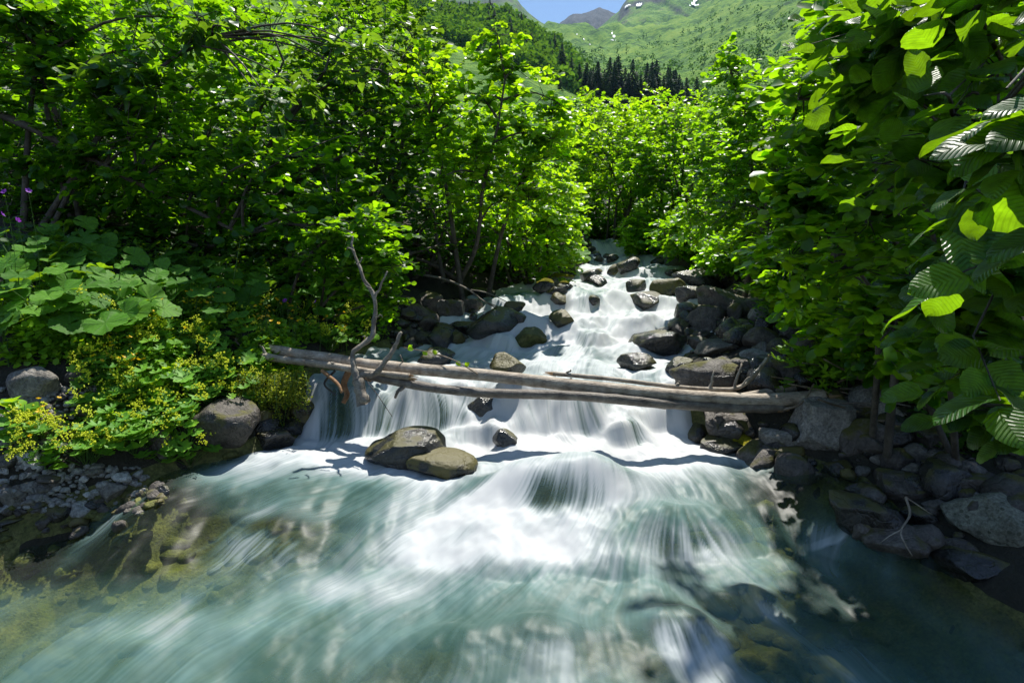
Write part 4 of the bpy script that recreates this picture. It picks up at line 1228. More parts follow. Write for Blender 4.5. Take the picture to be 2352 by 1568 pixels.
g = np.random.default_rng(60)
BB = []
for (x0, y0, x1, y1, n, lab) in [(0, 560, 470, 650, 26, 'butterbur with broad round leaves in the shade below the left alder'),
                                 (0, 640, 330, 730, 20, 'butterbur with broad round sun flecked leaves in the upper left patch'),
                                 (0, 720, 300, 780, 16, 'sunlit butterbur behind the round grey boulder'),
                                 (330, 640, 600, 740, 14, 'butterbur at the shaded edge of the flower patch'),
                                 (560, 600, 900, 720, 16, 'deeply shaded butterbur behind the forked branch'),
                                 (380, 760, 560, 850, 5, 'low butterbur among the yellow blossoms')]:
    for k in range(n):
        q = hit(g.uniform(x0, x1), g.uniform(y0, y1) + 40, zg)
        butterbur(q - np.array([0, 0, .02]), int(g.integers(3, 6)), g.uniform(.10, .17) * (1 if y0 < 740 else .8), g.uniform(.28, .48) * (1 if y0 < 740 else .6), lab, 'patch of ' + lab, 600 + len(BB))
        BB.append(q)
for k in range(7):
    q = hit(g.uniform(1180, 1320), g.uniform(605, 640), zg)
    butterbur(q, 4, .17, .4, 'butterbur growing under the low bright bush at the left bend', 'butterbur plants under the low bright bush', 700 + k)

# lady's mantle: lobed leaves under lime yellow blossom sprays
def blossom_spray(seed, n=55):
    g = np.random.default_rng(seed)
    o = np.array([(1, 0, 0), (-1, 0, 0), (0, 1, 0), (0, -1, 0), (0, 0, 1), (0, 0, -1)]) * 1.0
    f = np.array([(0, 2, 4), (2, 1, 4), (1, 3, 4), (3, 0, 4), (2, 0, 5), (1, 2, 5), (3, 1, 5), (0, 3, 5)])
    c = g.normal(size=(n, 3)) * np.array([.035, .035, .03])
    cl = g.normal(size=(7, 3)) * np.array([.05, .05, .035])
    c = c * .45 + cl[g.integers(0, 7, n)]
    s = g.uniform(.005, .009, n)
    V = (c[:, None] + o[None] * s[:, None, None]).reshape(-1, 3)
    F = (f[None] + (np.arange(n) * 6)[:, None, None]).reshape(-1, 3)
    return mesh_np('blossom', V, [F], M['lime'], smooth=False)
BLO = [blossom_spray(k) for k in range(4)]
def bare(dx, dy): return (dx < 215 and 830 < dy < 1200) and not (dx > 60 and dy > 975 and dy < 1075)
def mantle(p, n, nf, size, label, group, seed, spread=.2, hgt=.2, drop=0.0):
    g = np.random.default_rng(seed)
    t = thing('ladys_mantle', tuple(p), label, 'plant', group)
    st = []
    for k in range(n):
        a = g.uniform(0, 6.283); r = spread * g.random() ** .6
        q = np.array([math.cos(a) * r, math.sin(a) * r, hgt * g.uniform(.3, 1.0) - drop * max(0, -math.sin(a)) * r * 2])
        up = np.array([math.cos(a) * .5, math.sin(a) * .5 - .4, 1]) + g.normal(size=3) * .25
        place('leaf', MANT[int(g.integers(3))], t, q, (math.cos(a), math.sin(a), -.25), up, size * g.uniform(.6, 1.2))
        st.append((np.array([(0, 0, -.05), q * .6, q]), np.array([.003, .0025, .002])))
    for k in range(nf):
        a = g.uniform(0, 6.283); r = spread * g.random() ** .6
        q = np.array([math.cos(a) * r, math.sin(a) * r - .05, hgt * g.uniform(.85, 1.5)])
        o = tag(obj('blossom_spray', BLO[k % 4], t, tuple(q)), kind='stuff'); o.rotation_euler = tuple(g.uniform(-.6, .6, 3)); o.scale = (g.uniform(.8, 1.3),) * 3
        st.append((np.array([(0, 0, -.05), q * np.array([.6, .6, .7]), q]), np.array([.003, .0025, .002])))
    V, Fc = tubes(st, 4, cap=False)
    obj('stalks', mesh_np('stalks', V, Fc, M['stalk']), t)
k0 = 0
for (x0, y0, x1, y1, n, nl, nf, lab) in [(200, 820, 560, 930, 26, 14, 1, "lady's mantle clump with lime blossoms above the big pinkish boulder"),
                                     (0, 940, 230, 1060, 11, 13, 4, "lady's mantle clump with lime blossoms on the left gravel bar"),
                                     (200, 930, 440, 1050, 18, 15, 1, "lady's mantle drooping over the dark undercut of the left bank"),
                                     (200, 720, 560, 830, 24, 13, 1, "lady's mantle in the sunny flower patch behind the logs' left ends"),
                                     (540, 860, 700, 920, 12, 12, 2, "lady's mantle beneath the left end of the logs"),
                                     (590, 690, 850, 800, 18, 11, 1, "lady's mantle between the logs and the shaded bushes")]:
    for k in range(n):
        vx_, vy_ = g.uniform(x0, x1), g.uniform(y0, y1) + 15
        if bare(vx_, vy_): continue
        q = hit(vx_, vy_, zg)
        lowp = .35 if 'beneath' in lab else 1
        mantle(q, nl, nf, g.uniform(.05, .085), lab, 'patch of ' + lab, 800 + k0, g.uniform(.14, .24), lowp * g.uniform(.14, .26)); k0 += 1

# stonecrop hanging over the ledge left of the falls
def hanging(p, L, n, label, seed, w=.12):
    g = np.random.default_rng(seed)
    t = thing('hanging_stonecrop', tuple(p), label, 'plant', 'stonecrop trailing beside the falls')
    strands = []
    pos = []
    for k in range(9):
        x, y = g.normal() * w * .5, g.normal() * .04
        l = L * g.uniform(.5, 1.05)
        pa = smooth_path([(x, y + .05, .05), (x + g.normal() * .02, y - .03, -.05), (x + g.normal() * .04, y - .05, -l * .6), (x + g.normal() * .05, y - .04, -l)], 12)
        strands.append((pa, np.linspace(.004, .002, 12)))
        u = g.random(n // 9)
        pos.append(pa[(u * 11).astype(int)] + g.normal(size=(n // 9, 3)) * np.array([.022, .02, .02]))
    V, Fc = tubes(strands, 4, cap=False)
    obj('strand', mesh_np('strand', V, Fc, M['stalk']), t)
    pos = np.concatenate(pos)
    d, s, nn = frames(g.normal(size=pos.shape) + np.array([0, -.4, -.3]), g.normal(size=pos.shape) + np.array([0, -.6, .8]))
    tag(obj('foliage', leaves_mesh('foliage', pos, d, s, nn, g.uniform(.012, .024, len(pos)), LEAFLO_V, LEAFLO_F, M['moss'], g.random(len(pos))), t), kind='stuff')
for k, (dx, dy, L, w, lab) in enumerate([(640, 875, .42, .13, 'long yellow green stonecrop trailing down beside the falls'), (690, 868, .32, .12, 'yellow green stonecrop tuft at the lip of the falls'),
                                    (590, 880, .5, .16, 'stonecrop curtain hanging over the pinkish boulder'), (560, 870, .35, .14, 'short stonecrop fringe above the pinkish boulder'), (660, 870, .30, .10, 'thin stonecrop strand between two longer ones beside the falls')]):
    hanging(P(dx, dy, 5.62), L, 620, lab, 900 + k, w)

# buttercups, geraniums and tall stalks
def flower_mesh(col_, r=.013, n=5):
    V, F = [], []
    for k in range(n):
        a = k / n * 6.283
        c, s = math.cos(a), math.sin(a)
        b = len(V)
        for (x, y, z) in [(.1, 0, 0), (.55, -.42, .22), (1.0, -.3, .42), (1.0, .3, .42), (.55, .42, .22)]:
            V.append(((x * c - y * s) * r, (x * s + y * c) * r, z * r))
        F.append((b, b + 1, b + 2)); F.append((b, b + 2, b + 3)); F.append((b, b + 3, b + 4))
    return mesh_np('flower_head', np.array(V), [np.array(F)], M[col_], smooth=False)
YF, PF = flower_mesh('yellow', .017), flower_mesh('purple', .02)
def flower(p, me, h, label, cat, group, seed, name, nh=1):
    g = np.random.default_rng(seed)
    t = thing(name, tuple(p), label, cat, group)
    st = []
    for k in range(nh):
        q = np.array([g.normal() * .05, g.normal() * .05, h * g.uniform(.8, 1.1)])
        st.append((smooth_path([(0, 0, -.03), q * np.array([.3, .3, .6]), q], 6), np.linspace(.003, .0015, 6)))
        o = obj('flower_head', me, t, tuple(q)); o.rotation_euler = (g.uniform(.2, .8), g.uniform(-.4, .4), g.uniform(0, 6))
    V, Fc = tubes(st, 4, cap=False)
    obj('stalk', mesh_np('stalk', V, Fc, M['stalk']), t)
k0 = 0
for (x0, y0, x1, y1, n, nh, lab) in [(440, 690, 500, 715, 5, 2, 'buttercup in the shade line above the flower patch'), (600, 700, 700, 770, 12, 3, 'buttercup blooming behind the left end of the logs'),
                                     (230, 815, 330, 860, 9, 3, 'buttercup among the lime blossoms behind the gravel bar'), (70, 960, 130, 1010, 6, 2, 'buttercup on the left gravel bar'), (330, 730, 430, 790, 6, 2, 'buttercup among the butterbur leaves'), (740, 730, 830, 770, 5, 2, 'buttercup beside the forked branch')]:
    for k in range(n):
        q = hit(g.uniform(x0, x1), g.uniform(y0, y1) + 55, zg)
        flower(q, YF, g.uniform(.28, .42), lab, 'flower', 'patch of ' + lab, 1000 + k0, 'buttercup', nh); k0 += 1
for k, (dx, dy, lab) in enumerate([(10, 440, 'purple geranium at the left edge under the alder boughs'), (65, 438, 'purple geranium beside another under the left alder boughs'), (5, 492, 'purple geranium low at the left edge'), (40, 505, 'purple geranium above the shaded butterbur'), (655, 690, 'single purple geranium above the buttercups'), (725, 692, 'small purple geranium near the forked branch'), (185, 800, 'pale purple geranium beside the lime blossoms')]):
    c = P(dx, dy, 5.6 if dx < 600 else 6.4)
    t = thing('geranium', (c[0], c[1], float(zg(c[0], c[1]))), lab, 'flower', None)
    h = c[2] - float(zg(c[0], c[1]))
    o = obj('flower_head', PF, t, (0, 0, h)); o.rotation_euler = (1.0, 0, k)
    o.scale = (1.3,) * 3
    V, Fc = tubes([(smooth_path([(0, 0, -.03), (.03, .02, h * .5), (0, 0, h)], 8), np.linspace(.003, .002, 8))], 4, cap=False)
    obj('stalk', mesh_np('stalk', V, Fc, M['stalk']), t)
for k, (x0, y0, x1, y1, lab) in enumerate([(525, 720, 553, 545, 'tall slim seed stalk standing before the shaded butterbur'), (662, 740, 708, 560, 'tall curved green flower stalk beside the shaded alder shoots')]):
    b = hit(x0, y0, zg); e = P(x1, y1, b[1])
    t = thing('tall_stalk', tuple(b), lab, 'plant')
    pa = smooth_path([b, (b + e) / 2 + np.array([-.03 * k, 0, .02]), e], 14) - b
    V, Fc = tubes([(pa, np.linspace(.008, .003, 14))], 5)
    obj('stalk', mesh_np('stalk', V, Fc, M['stalk']), t)
    for j in range(5):
        o = tag(obj('bud_cluster', BLO[j % 4], t, tuple(pa[-1 - j * 2])), kind='stuff'); o.scale = (.28, .28, .35)
    if k == 1:
        for j in range(4):
            o = obj('flower_head', YF, t, tuple(pa[-1] + np.array([.03 * j - .04, 0, .02 * (j % 2)]))); o.rotation_euler = (.6, .2 * j, j); o.scale = (1.2,) * 3

# ferns
def fern_frond(seed):
    g = np.random.default_rng(seed)
    V, F = [], []
    n = 22
    for i in range(n):
        u = i / (n - 1)
        x, z = u, .42 * u - .5 * u * u
        L = .22 * math.sin(np.pi * (u * .86 + .12)) ** .8
        for s in (-1, 1):
            b = len(V)
            V += [(x, 0, z), (x + .045, s * L * .5, z - .01), (x + .08, s * L, z - .05), (x + .02, s * L * .5, z - .012)]
            F.append((b, b + 1, b + 2, b + 3))
    return mesh_np('frond_blade', np.array(V), [np.array(F)], M['fern'], smooth=False)
FR = [fern_frond(k) for k in range(2)]
for k, (dx, dy, L, lab) in enumerate([(560, 560, .55, 'shaded fern under the left alder boughs'), (600, 640, .5, 'fern behind the tall seed stalk'), (760, 770, .35, 'small bright fern beside the log ends'), (800, 720, .4, 'fern at the foot of the forked branch'),
                                      (1740, 650, .45, 'fern at the edge of the right bushes'), (1790, 700, .4, 'fern arching over the right shore trickle'), (460, 600, .6, 'fern in the shade behind the butterbur')]):
    q = hit(dx, dy + 40, zg)
    t = thing('fern', tuple(q), lab, 'fern')
    for j in range(7):
        a = j / 7 * 6.283 + k
        o = obj('frond', FR[j % 2], t, (0, 0, 0)); o.rotation_euler = (0, -.5 - .25 * random.random(), a); o.scale = (L * random.uniform(.8, 1.1),) * 3

# cut-leaved herbs on the right bank
def cutherb(p, h, n, label, seed, lean=(-.25, -.1)):
    g = np.random.default_rng(seed)
    t = thing('cut_leaved_herb', tuple(p), label, 'plant', 'cut leaved herbs of the right bank')
    st = []
    for s_ in range(4):
        e = np.array([lean[0] + g.normal() * .15, lean[1] + g.normal() * .12, h * g.uniform(.7, 1.1)])
        pa = smooth_path([(0, 0, -.05), e * np.array([.3, .3, .65]), e], 12)
        st.append((pa, np.linspace(.006, .002, 12)))
        for k in range(n):
            i = int(3 + 8.9 * k / n)
            a = g.uniform(0, 6.283)
            d = np.array([math.cos(a), math.sin(a), -.35])
            place('leaf', CUT[k % 2], t, pa[i] + d * .05, d, np.array([0, -.4, 1]) + g.normal(size=3) * .3, g.uniform(.05, .1))
    V, Fc = tubes(st, 5, cap=False)
    obj('stalks', mesh_np('stalks', V, Fc, M['stalk']), t)
for k in range(15):
    q = hit(g.uniform(1850, 2080), g.uniform(800, 930), zg)
    cutherb(q, g.uniform(.35, .7), 8, 'herb with jagged cut leaves hanging over the driftwood on the right bank', 1200 + k)
for k, (dx, dy, lab) in enumerate([(1800, 925, 'young nettle like weed sprouting beside the right end of the long trunk'), (105, 1090, 'sprouting weed with long bright leaves on the left gravel bar'), (30, 985, 'bright leafy weed beside the low purplish stone'), (60, 1000, 'second bright leafy weed beside the low purplish stone'), (20, 840, 'weed with pointed leaves behind the round grey boulder')]):
    q = hit(dx, dy, zg)
    t = thing('leafy_weed', tuple(q), lab, 'plant')
    gg = np.random.default_rng(1300 + k)
    for j in range(12):
        a = gg.uniform(0, 6.283); d = np.array([math.cos(a), math.sin(a), gg.uniform(.1, .8)])
        place('leaf', himesh(j % 3, 'herb'), t, d * .02 + np.array([0, 0, .02 + .016 * j]), d, (0, -.2, 1), gg.uniform(.07, .14))
    V, Fc = tubes([(np.array([(0, 0, -.05), (0, 0, .12), (.01, 0, .24)]), np.array([.006, .005, .003]))], 5)
    obj('stalk', mesh_np('stalk', V, Fc, M['stalk']), t)

# leaves on the slender twig over the log
for k, (u, a) in enumerate([(.95, 1), (.9, 3), (.82, -1), (.6, 2), (.35, -1), (.2, 1)]):
    p = TWIG_P[int(u * 17)] - np.array(TWIG_T.location)
    place('leaf', himesh(k % 3, 'alderyoung'), TWIG_T, p, (math.cos(a), -.3, math.sin(a) * .6), (0, -1, .6), .055)

# low ground cover: too many leaves to count
g = np.random.default_rng(77)
def cover(name, boxes, n, size, mat, label, hmax, tv=(LEAFLO_V, LEAFLO_F)):
    ds, ps = [], []
    for (x0, y0, x1, y1) in boxes:
        # patch in world space between the projected corners
        A = hit(x0, y1, zg); B = hit(x1, y1, zg); C_ = hit(x1, y0, zg); D = hit(x0, y0, zg)
        u, v = g.random(n // len(boxes)), g.random(n // len(boxes))
        q = (A[None] * (1 - u)[:, None] + B[None] * u[:, None]) * (1 - v)[:, None] + (D[None] * (1 - u)[:, None] + C_[None] * u[:, None]) * v[:, None]
        q[:, 2] = zg(q[:, 0], q[:, 1])
        ps.append(q)
    p = np.concatenate(ps)
    dens = fbm(p[:, 0] * 2.5, p[:, 1] * 2.5, 0, 55, 3)
    p = p[(dens > .40) & ((p[:, 0] < xl(p[:, 1]) - .12) | (p[:, 0] > xr(p[:, 1]) + .12))]
    p[:, 2] += hmax * g.random(len(p)) ** 1.3 * (.4 + 1.2 * fbm(p[:, 0] * 3, p[:, 1] * 3, 0, 57, 2))
    d, s, nn = frames(g.normal(size=p.shape) * np.array([1, 1, .4]), np.array([0, -.35, 1]) + g.normal(size=p.shape) * .45)
    tag(obj(name, leaves_mesh(name, p, d, s, nn, size * g.uniform(.5, 1.3, len(p)), *tv, M[mat], g.random(len(p)))), label, 'ground cover', kind='stuff')
cover('undergrowth', [(0, 560, 700, 740), (0, 690, 640, 800), (240, 780, 660, 850), (230, 820, 700, 950), (560, 640, 920, 800), (240, 930, 470, 1020), (0, 740, 300, 850)], 30000, .06, 'herb', 'low leafy undergrowth covering the left bank', .2)
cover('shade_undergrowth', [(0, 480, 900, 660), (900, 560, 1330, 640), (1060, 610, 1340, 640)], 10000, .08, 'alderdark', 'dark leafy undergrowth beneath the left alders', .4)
cover('bank_undergrowth', [(1730, 610, 2000, 760), (1850, 740, 2300, 900), (2100, 850, 2352, 1050)], 8000, .07, 'fern', 'leafy undergrowth of the right bank', .3)
cover('far_undergrowth', [(1360, 480, 1800, 600), (1000, 420, 1400, 600)], 9000, .11, 'alder', 'leafy undergrowth beyond the stream head', .7)

def cover_world(name, x0, x1, y0, y1, n, size, mat, label, hmax):
    p = np.stack([g.uniform(x0, x1, n), g.uniform(y0, y1, n), np.zeros(n)], 1)
    p = p[(p[:, 0] < xl(p[:, 1]) - .4) | (p[:, 0] > xr(p[:, 1]) + .4)]
    p[:, 2] = zg(p[:, 0], p[:, 1]) + hmax * g.random(len(p)) ** 1.2 * (.3 + 1.4 * fbm(p[:, 0] * .8, p[:, 1] * .8, 0, 58, 3))
    d, s, nn = frames(g.normal(size=p.shape) * np.array([1, 1, .4]), np.array([0, -.3, 1]) + g.normal(size=p.shape) * .45)
    tag(obj(name, leaves_mesh(name, p, d, s, nn, size * g.uniform(.5, 1.3, len(p)), LEAFLO_V, LEAFLO_F, M[mat], g.random(len(p)))), label, 'undergrowth', kind='stuff')
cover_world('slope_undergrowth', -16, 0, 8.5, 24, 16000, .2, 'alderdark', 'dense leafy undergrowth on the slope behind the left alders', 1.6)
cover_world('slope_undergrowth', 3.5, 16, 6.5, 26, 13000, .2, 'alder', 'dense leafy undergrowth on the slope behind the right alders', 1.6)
# ------------------------------------------------------------------ valley, mountains, spruces, haze
RING_R = [38, 80, 200, 330, 500, 760, 1100, 1450, 1700]
PXG = [-900, -200, 200, 431, 507, 523, 552, 568, 600, 640, 680, 712, 750, 820, 900, 1300, 2000]
RING_S = np.array([
 [.14, .13, .12, .11, .10, .10, .10, .10, .10, .10, .10, .10, .10, .11, .12, .14, .16],
 [.30, .26, .24, .22, .20, .20, .19, .19, .18, .18, .18, .19, .19, .20, .22, .28, .34],
 [.46, .40, .36, .33, .30, .29, .27, .26, .245, .242, .24, .242, .255, .28, .30, .40, .5],
 [.62, .54, .46, .38, .345, .335, .305, .29, .265, .262, .262, .268, .29, .33, .37, .52, .66],
 [.80, .70, .54, .425, .412, .40, .37, .35, .30, .293, .295, .31, .335, .38, .44, .64, .8],
 [.75, .66, .50, .40, .375, .368, .355, .35, .325, .33, .338, .36, .385, .44, .50, .72, .9],
 [.80, .70, .52, .40, .375, .37, .362, .358, .348, .358, .375, .40, .44, .50, .57, .80, .98],
 [.84, .72, .54, .40, .385, .388, .395, .399, .3965, .396, .41, .44, .485, .56, .63, .86, 1.0],
 [.80, .70, .50, .38, .37, .37, .37, .375, .375, .375, .39, .43, .46, .53, .60, .82, .98]])
def ring_slope(px, r):
    a = np.log(np.clip(r, RING_R[0], RING_R[-1]))
    lr = np.log(RING_R)
    k = np.clip(np.searchsorted(lr, a) - 1, 0, len(lr) - 2)
    f = np.clip((a - lr[k]) / (lr[k + 1] - lr[k]), 0, 1)
    rows = np.stack([np.interp(px, PXG, RING_S[i]) for i in range(len(RING_R))])
    idx = np.arange(px.size)
    return (rows.reshape(len(RING_R), -1)[k.ravel(), idx] * (1 - f.ravel()) + rows.reshape(len(RING_R), -1)[k.ravel() + 1, idx] * f.ravel()).reshape(px.shape)

def hill_z(x, y):                    # rise of the valley sides above the eye at ground point x, y
    px = 512 + FPX * x / y
    z = CZ + y * ring_slope(px, y)
    gul = fbm(x / 90, y / 130, 0, 201, 5) - .5
    rid = np.abs(fbm(x / 55, y / 160, 0, 203, 4) - .5) * 2
    z = z + y * (.026 * gul - .022 * rid - .002) * sstep(60, 300, y) + (fbm(x / 7, y / 7, 0, 205, 3) - .5) * 5.0 * sstep(80, 250, y)
    return z

def hills_material(name, rock):
    m, nt, out = newmat(name); n = N(nt)
    pos = n('NewGeometry').outputs['Position']
    n1 = n('TexNoise', i_Vector=pos, i_Scale=.012, i_Detail=8.0, i_Roughness=.62)
    n2 = n('TexNoise', i_Vector=pos, i_Scale=.11, i_Detail=6.0, i_Roughness=.7)
    f = n.math('ADD', n.math('MULTIPLY', n1.outputs[0], .55), n.math('MULTIPLY', n2.outputs[0], .45))
    n5 = n('TexNoise', i_Vector=pos, i_Scale=.045, i_Detail=5.0, i_Roughness=.75)
    f = n.math('ADD', n.math('MULTIPLY', f, .72), n.math('MULTIPLY', n5.outputs[0], .28))
    c = n.ramp(f, [(.42, (.022, .065, .012)), (.47, (.06, .15, .02)), (.52, (.13, .24, .03)), (.60, (.19, .28, .04))])
    if rock:
        n3 = n('TexNoise', i_Vector=pos, i_Scale=.006, i_Detail=9.0, i_Roughness=.7)
        rk = n.ramp(n2.outputs[0], [(.35, (.03, .032, .038)), (.65, (.095, .095, .1))])
        sz = n('SeparateXYZ', i_0=n('NewGeometry').outputs['Normal'])
        rm = n.math('MULTIPLY', n.math('SUBTRACT', n.math('ADD', n3.outputs[0], rock), n.math('MULTIPLY', sz.outputs[2], .55)), 7.0, True)
        c = n.mix(rm, c, rk)
    bs = n('BsdfPrincipled', i_Roughness=.95); bs.inputs['Specular IOR Level'].default_value = .1
    n.link(c, bs.inputs['Base Color'])
    bp = n('Bump', i_Strength=.9, i_Distance=5.0, i_Height=n2.outputs[0])
    n.link(bp.outputs[0], bs.inputs['Normal'])
    n.link(bs.outputs[0], out.inputs[0])
    return m
M['hill'] = hills_material('alpine_slope', 0)
M['crag'] = hills_material('rocky_slope', -.06)
M['peak'] = hills_material('bare_peak', .75)

pxs = np.unique(np.concatenate([np.linspace(-900, 380, 40), np.linspace(380, 800, 230), np.linspace(800, 2000, 40)]))
ys = np.exp(np.linspace(np.log(38), np.log(1750), 220))
PX, YY = np.meshgrid(pxs, ys)
XX = (PX - 512) / FPX * YY
ZZ = hill_z(XX, YY)
tag(obj('hillside', mesh_np('hillside', np.stack([XX, YY, ZZ], -1).reshape(-1, 3), [grid_faces(len(ys), len(pxs))], M['hill'])), kind='structure')

def peak(name, R, sky_pts, base, mat, seed, px0, px1, n=220):
    px = np.linspace(px0, px1, n)
    vb = (341 - np.interp(px, [a for a, b in sky_pts], [b for a, b in sky_pts])) / FPX
    top = (vb * cp - sp) / (cp + vb * sp)
    rows = np.concatenate([np.linspace(.72, 1, 60), np.linspace(1.01, 1.2, 12)])
    f = np.where(rows <= 1, sstep(.6, 1, rows) * .6 + .4 * np.clip((rows - .72) / .28, 0, 1), 1 - (rows - 1) * 2.2)
    PX, RR = np.meshgrid(px, rows * R)
    S = base + (top[None] - base) * f[:, None]
    X = (PX - 512) / FPX * RR
    cr = fbm(X / 140, RR / 200, S * 6, seed, 6) - .5
    rg = np.abs(fbm(X / 70, RR / 300, 0, seed + 4, 5) - .5)
    Z = CZ + RR * (S + (.035 * cr - .04 * rg + .004) * np.clip(1.4 - abs(f[:, None] - .5) * 2.5, .15, 1))
    tag(obj(name, mesh_np(name, np.stack([X, RR, Z], -1).reshape(-1, 3), [grid_faces(len(rows), n)], M[mat])), kind='structure')
    return X, RR, Z
peak('rocky_mountain', 2300, [(-200, -60), (380, -30), (450, -14), (510, -6), (517, 0), (522, 7), (527, 12), (537, 20), (545, 25), (560, 40), (580, 60)], .36, 'crag', 301, 200, 585)
pk = peak('rocky_mountain', 2500, [(585, 40), (596, 26), (603, 20), (614, 11), (617, 5), (622, -2), (640, -16), (680, -26), (760, -60), (1100, -90)], .36, 'crag', 311, 585, 980)
peak('far_peak', 3600, [(520, 60), (552, 28), (560, 21), (570, 14), (583, 12), (595, 7), (604, 10), (614, 14), (640, 24), (680, 50)], .36, 'peak', 321, 520, 690)

# snow patches and the distant waterfall lie on the slopes they are seen on
def drape(name, poly, X, Y, Z, label, cat, wob=1.0, lift=4.0):
    """thin sheet lying on the surface grid X, Y, Z where its view falls inside poly (1024-wide view)"""
    pts = np.stack([X, Y, Z], -1)
    dx, dy, dep = proj(pts)
    u, v = dx * K, dy * K
    ins = np.zeros(u.shape, bool)
    for (cx, cy_, rx, ry, ang) in poly:
        a = rad(ang)
        p = ((u - cx) * math.cos(a) + (v - cy_) * math.sin(a)) / rx
        q = (-(u - cx) * math.sin(a) + (v - cy_) * math.cos(a)) / ry
        ins |= (p * p + q * q) < 1
    i, j = np.where(ins[:-1, :-1] & ins[1:, :-1] & ins[:-1, 1:] & ins[1:, 1:])
    if not len(i): return
    m_ = X.shape[1]
    q = np.stack([i * m_ + j, i * m_ + j + 1, (i + 1) * m_ + j + 1, (i + 1) * m_ + j], 1)
    uq, inv = np.unique(q.ravel(), return_inverse=True)
    V = pts.reshape(-1, 3)[uq].copy()
    V[:, 2] += lift
    b = V[0].copy()
    o = obj(name, mesh_np(name, V - b, [inv.reshape(-1, 4)], M['snow']), None, tuple(b))
    tag(o, label, cat)
def fine(px0, px1, y0, y1, fn, nx=220, ny=260):
    a, b = np.meshgrid(np.linspace(px0, px1, nx), np.exp(np.linspace(np.log(y0), np.log(y1), ny)))
    x = (a - 512) / FPX * b
    return x, b, fn(x, b)
def pk_fine():
    return pk
drape('snow_patch', [(626, 8.5, 5, 2.2, -20)], *pk, 'small white snow patch on the right rocky mountain nearest the saddle', 'snow', lift=8)
drape('snow_patch', [(639, 7, 5, 2.2, -25)], *pk, 'second white snow patch higher on the right rocky mountain', 'snow', lift=8)
drape('snow_patch', [(694, 4, 9, 2.0, -50), (697, 7, 6, 1.5, 0)], *pk, 'branching white snow gully above the green right slope', 'snow', lift=8)
hx = fine(585, 640, 500, 1500, hill_z, 260, 400)
drape('mountain_cascade', [(612, 33, .8, 2.4, 0), (614, 37, 1.6, 1.7, 0), (613, 40.5, 2.6, 1.1, 0), (616, 41, 1.0, 1.0, 0)], *hx, 'tiny white cascade falling down the green head of the valley', 'waterfall', lift=1.5)
drape('mountain_cascade', [(584, 40, .7, 1.6, -30), (590, 45, .6, 1.5, -30), (577, 35, .6, 1.1, 0)], *fine(570, 600, 500, 1500, hill_z, 200, 400), 'faint white rill left of the cascade on the green valley head', 'waterfall', lift=1.5)

# spruces
def spruce_mesh(seed):
    g = np.random.default_rng(seed)
    V, F = [], []
    tiers = 22
    for k in range(tiers):
        u = k / tiers
        z0 = .08 + .9 * u
        R = (.21 * (1 - u) ** .8 + .014) * g.uniform(.8, 1.15)
        n = 9
        for j in range(n):
            a = (j + g.random() * .8) / n * 6.283
            r = R * g.uniform(.65, 1.2)
            w = .34
            b = len(V)
            ct, st = math.cos(a), math.sin(a)
            V += [(0, 0, z0 + .035), (math.cos(a - w) * r * .6, math.sin(a - w) * r * .6, z0 - .01), (ct * r, st * r, z0 - .045 * (1 - u) - .008), (math.cos(a + w) * r * .6, math.sin(a + w) * r * .6, z0 - .01)]
            F += [(b, b + 1, b + 2), (b, b + 2, b + 3)]
    b = len(V)
    V += [(0, 0, 1.0), (.015, 0, .9), (-.008, .013, .9), (-.008, -.013, .9)]
    F += [(b, b + 1, b + 2), (b, b + 2, b + 3), (b, b + 3, b + 1)]
    return mesh_np('needles', np.array(V), [np.array(F)], M['conifer'], smooth=False)
SPR = [spruce_mesh(k) for k in range(5)]
V, Fc = tubes([(np.array([(0, 0, -.05), (0, 0, .4), (0, 0, .95)]), np.array([.018, .012, .002]))], 6)
SPT = mesh_np('spruce_trunk', V, Fc, M['bark'])
def spruce(px, ytop, Y, label, group, k, ybase=None, name='spruce'):
    x = (px - 512) / FPX * Y
    zb = float(hill_z(np.array([x]), np.array([float(Y)]))[0]) - 1
    h = ytop if name == 'small_spruce' else max(P(px / K, ytop / K, Y)[2] - zb, 9)
    name = 'spruce'
    t = thing(name, (x, Y, zb), label, 'conifer', group)
    o = obj('needles', SPR[k % 5], t); o.scale = (h * 1.2, h * 1.2, h); o.rotation_euler = (0, 0, k)
    o = obj('trunk', SPT, t); o.scale = (h, h, h)
    return t
ROW = [(560, 43, 360), (553, 58, 370), (569, 56, 350), (577, 62, 340), (584, 61, 320), (590, 66, 325), (595, 61, 315), (601, 68, 320), (606, 55, 310), (614, 53.5, 300), (621, 66, 310), (628, 57, 300), (636, 73, 300), (644, 74, 305), (649, 76, 300), (654, 76, 310), (662, 65, 300), (667, 69, 298), (673, 73, 305), (680, 76, 310), (587, 72, 300), (609, 70, 296), (632, 70, 310), (658, 74, 295)]
gr = np.random.default_rng(5)
for j in range(26):
    ROW.append((gr.uniform(556, 690), gr.uniform(58, 84), gr.uniform(285, 330)))
for k, (px, yt, Y) in enumerate(ROW):
    spruce(px, yt, Y, 'dark spruce in the row across the valley floor' if k else 'lone tall dark spruce standing left of the spruce row', 'spruces across the valley floor' if k else None, k)
g = np.random.default_rng(91)
for k in range(44):
    px = g.uniform(395, 560)
    Y = g.uniform(395, 520)
    spruce(px, g.uniform(9, 15), Y, 'small dark spruce among the broadleaf woods on the left slope', 'spruces on the left slope', k, name='small_spruce')

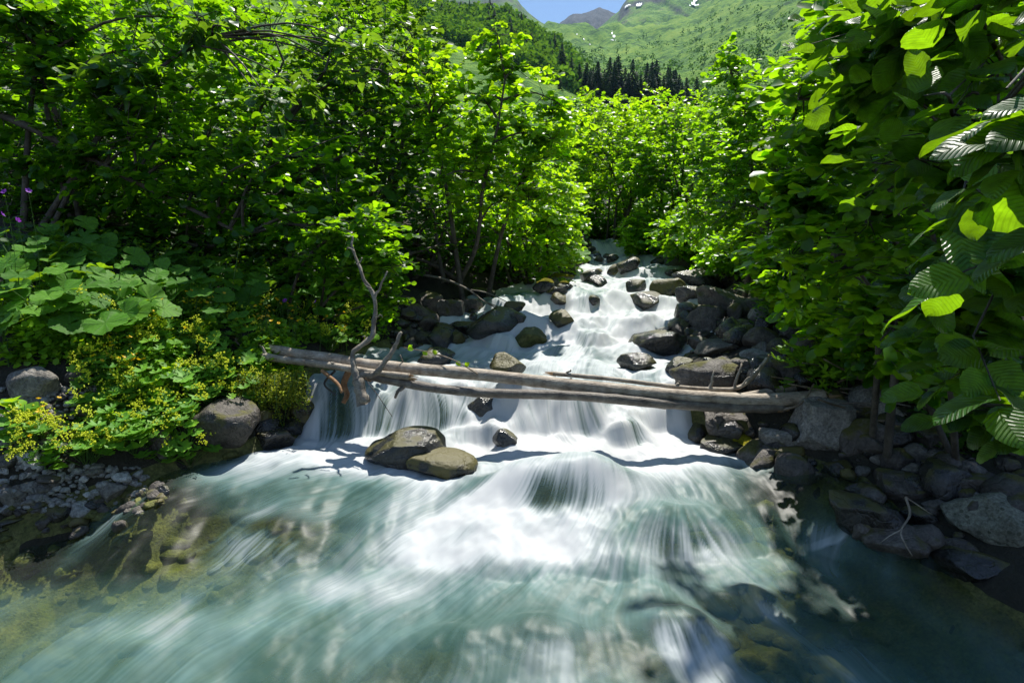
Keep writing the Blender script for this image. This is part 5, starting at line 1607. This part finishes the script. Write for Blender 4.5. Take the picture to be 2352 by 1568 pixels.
# broadleaf wood on the left slope, and scrub: far masses that read as one
def clumps(name, n, region, smin, smax, mat, label, seed, per=26):
    g = np.random.default_rng(seed)
    px = g.uniform(region[0], region[1], n); Y = np.exp(g.uniform(np.log(region[2]), np.log(region[3]), n))
    x = (px - 512) / FPX * Y
    z = hill_z(x, Y)
    s = g.uniform(smin, smax, n)
    u = g.normal(size=(n, per, 3)); u /= np.linalg.norm(u, axis=2, keepdims=True)
    pos = np.stack([x, Y, z + s * .55], 1)[:, None] + u * (s[:, None, None] * np.array([.62, .62, .75])) * g.uniform(.6, 1.05, (n, per, 1))
    up = u + g.normal(size=u.shape) * .4 + np.array([0, 0, .5])
    d = g.normal(size=u.shape)
    pos, up, d = pos.reshape(-1, 3), up.reshape(-1, 3), d.reshape(-1, 3)
    d, sd, nn = frames(d, up)
    size = np.repeat(s, per) * g.uniform(.25, .5, len(pos))
    tag(obj(name, leaves_mesh(name, pos - pos[0], d, sd, nn, size, LEAFLO_V - np.array([.5, 0, 0]), LEAFLO_F, M[mat], np.repeat(g.random(n), per)), None, tuple(pos[0])), label, 'woods', kind='stuff')
clumps('broadleaf_woods', 1700, (330, 575, 330, 520), 4.5, 8, 'farleaf', 'broadleaf woods covering the left mountain slope', 93, 18)
clumps('valley_scrub', 1000, (540, 860, 330, 1300), 3.5, 8, 'scrub', 'alpine scrub on the valley sides', 94, 12)
clumps('valley_trees', 260, (560, 800, 45, 200), 2.5, 4.5, 'farleaf', 'alders on the valley floor below the spruces', 95, 44)

# ------------------------------------------------------------------ mountain air
m, nt, out = newmat('haze'); n = N(nt)
pv = n('VolumePrincipled')
pv.inputs['Color'].default_value = (.38, .66, 1.0, 1)
pv.inputs['Density'].default_value = .000042
pv.inputs['Anisotropy'].default_value = .25
n.link(pv.outputs[0], out.inputs['Volume'])
V = np.array([(x, y, z) for x in (-6500, 6500) for y in (-120, 4700) for z in (-14, 2300)], float)
F = np.array([(0, 1, 3, 2), (4, 6, 7, 5), (0, 4, 5, 1), (2, 3, 7, 6), (0, 2, 6, 4), (1, 5, 7, 3)])
hz = obj('haze', mesh_np('haze', V, [F], m, smooth=False))
tag(hz, 'pale blue mountain haze filling the valley', 'haze', kind='stuff')
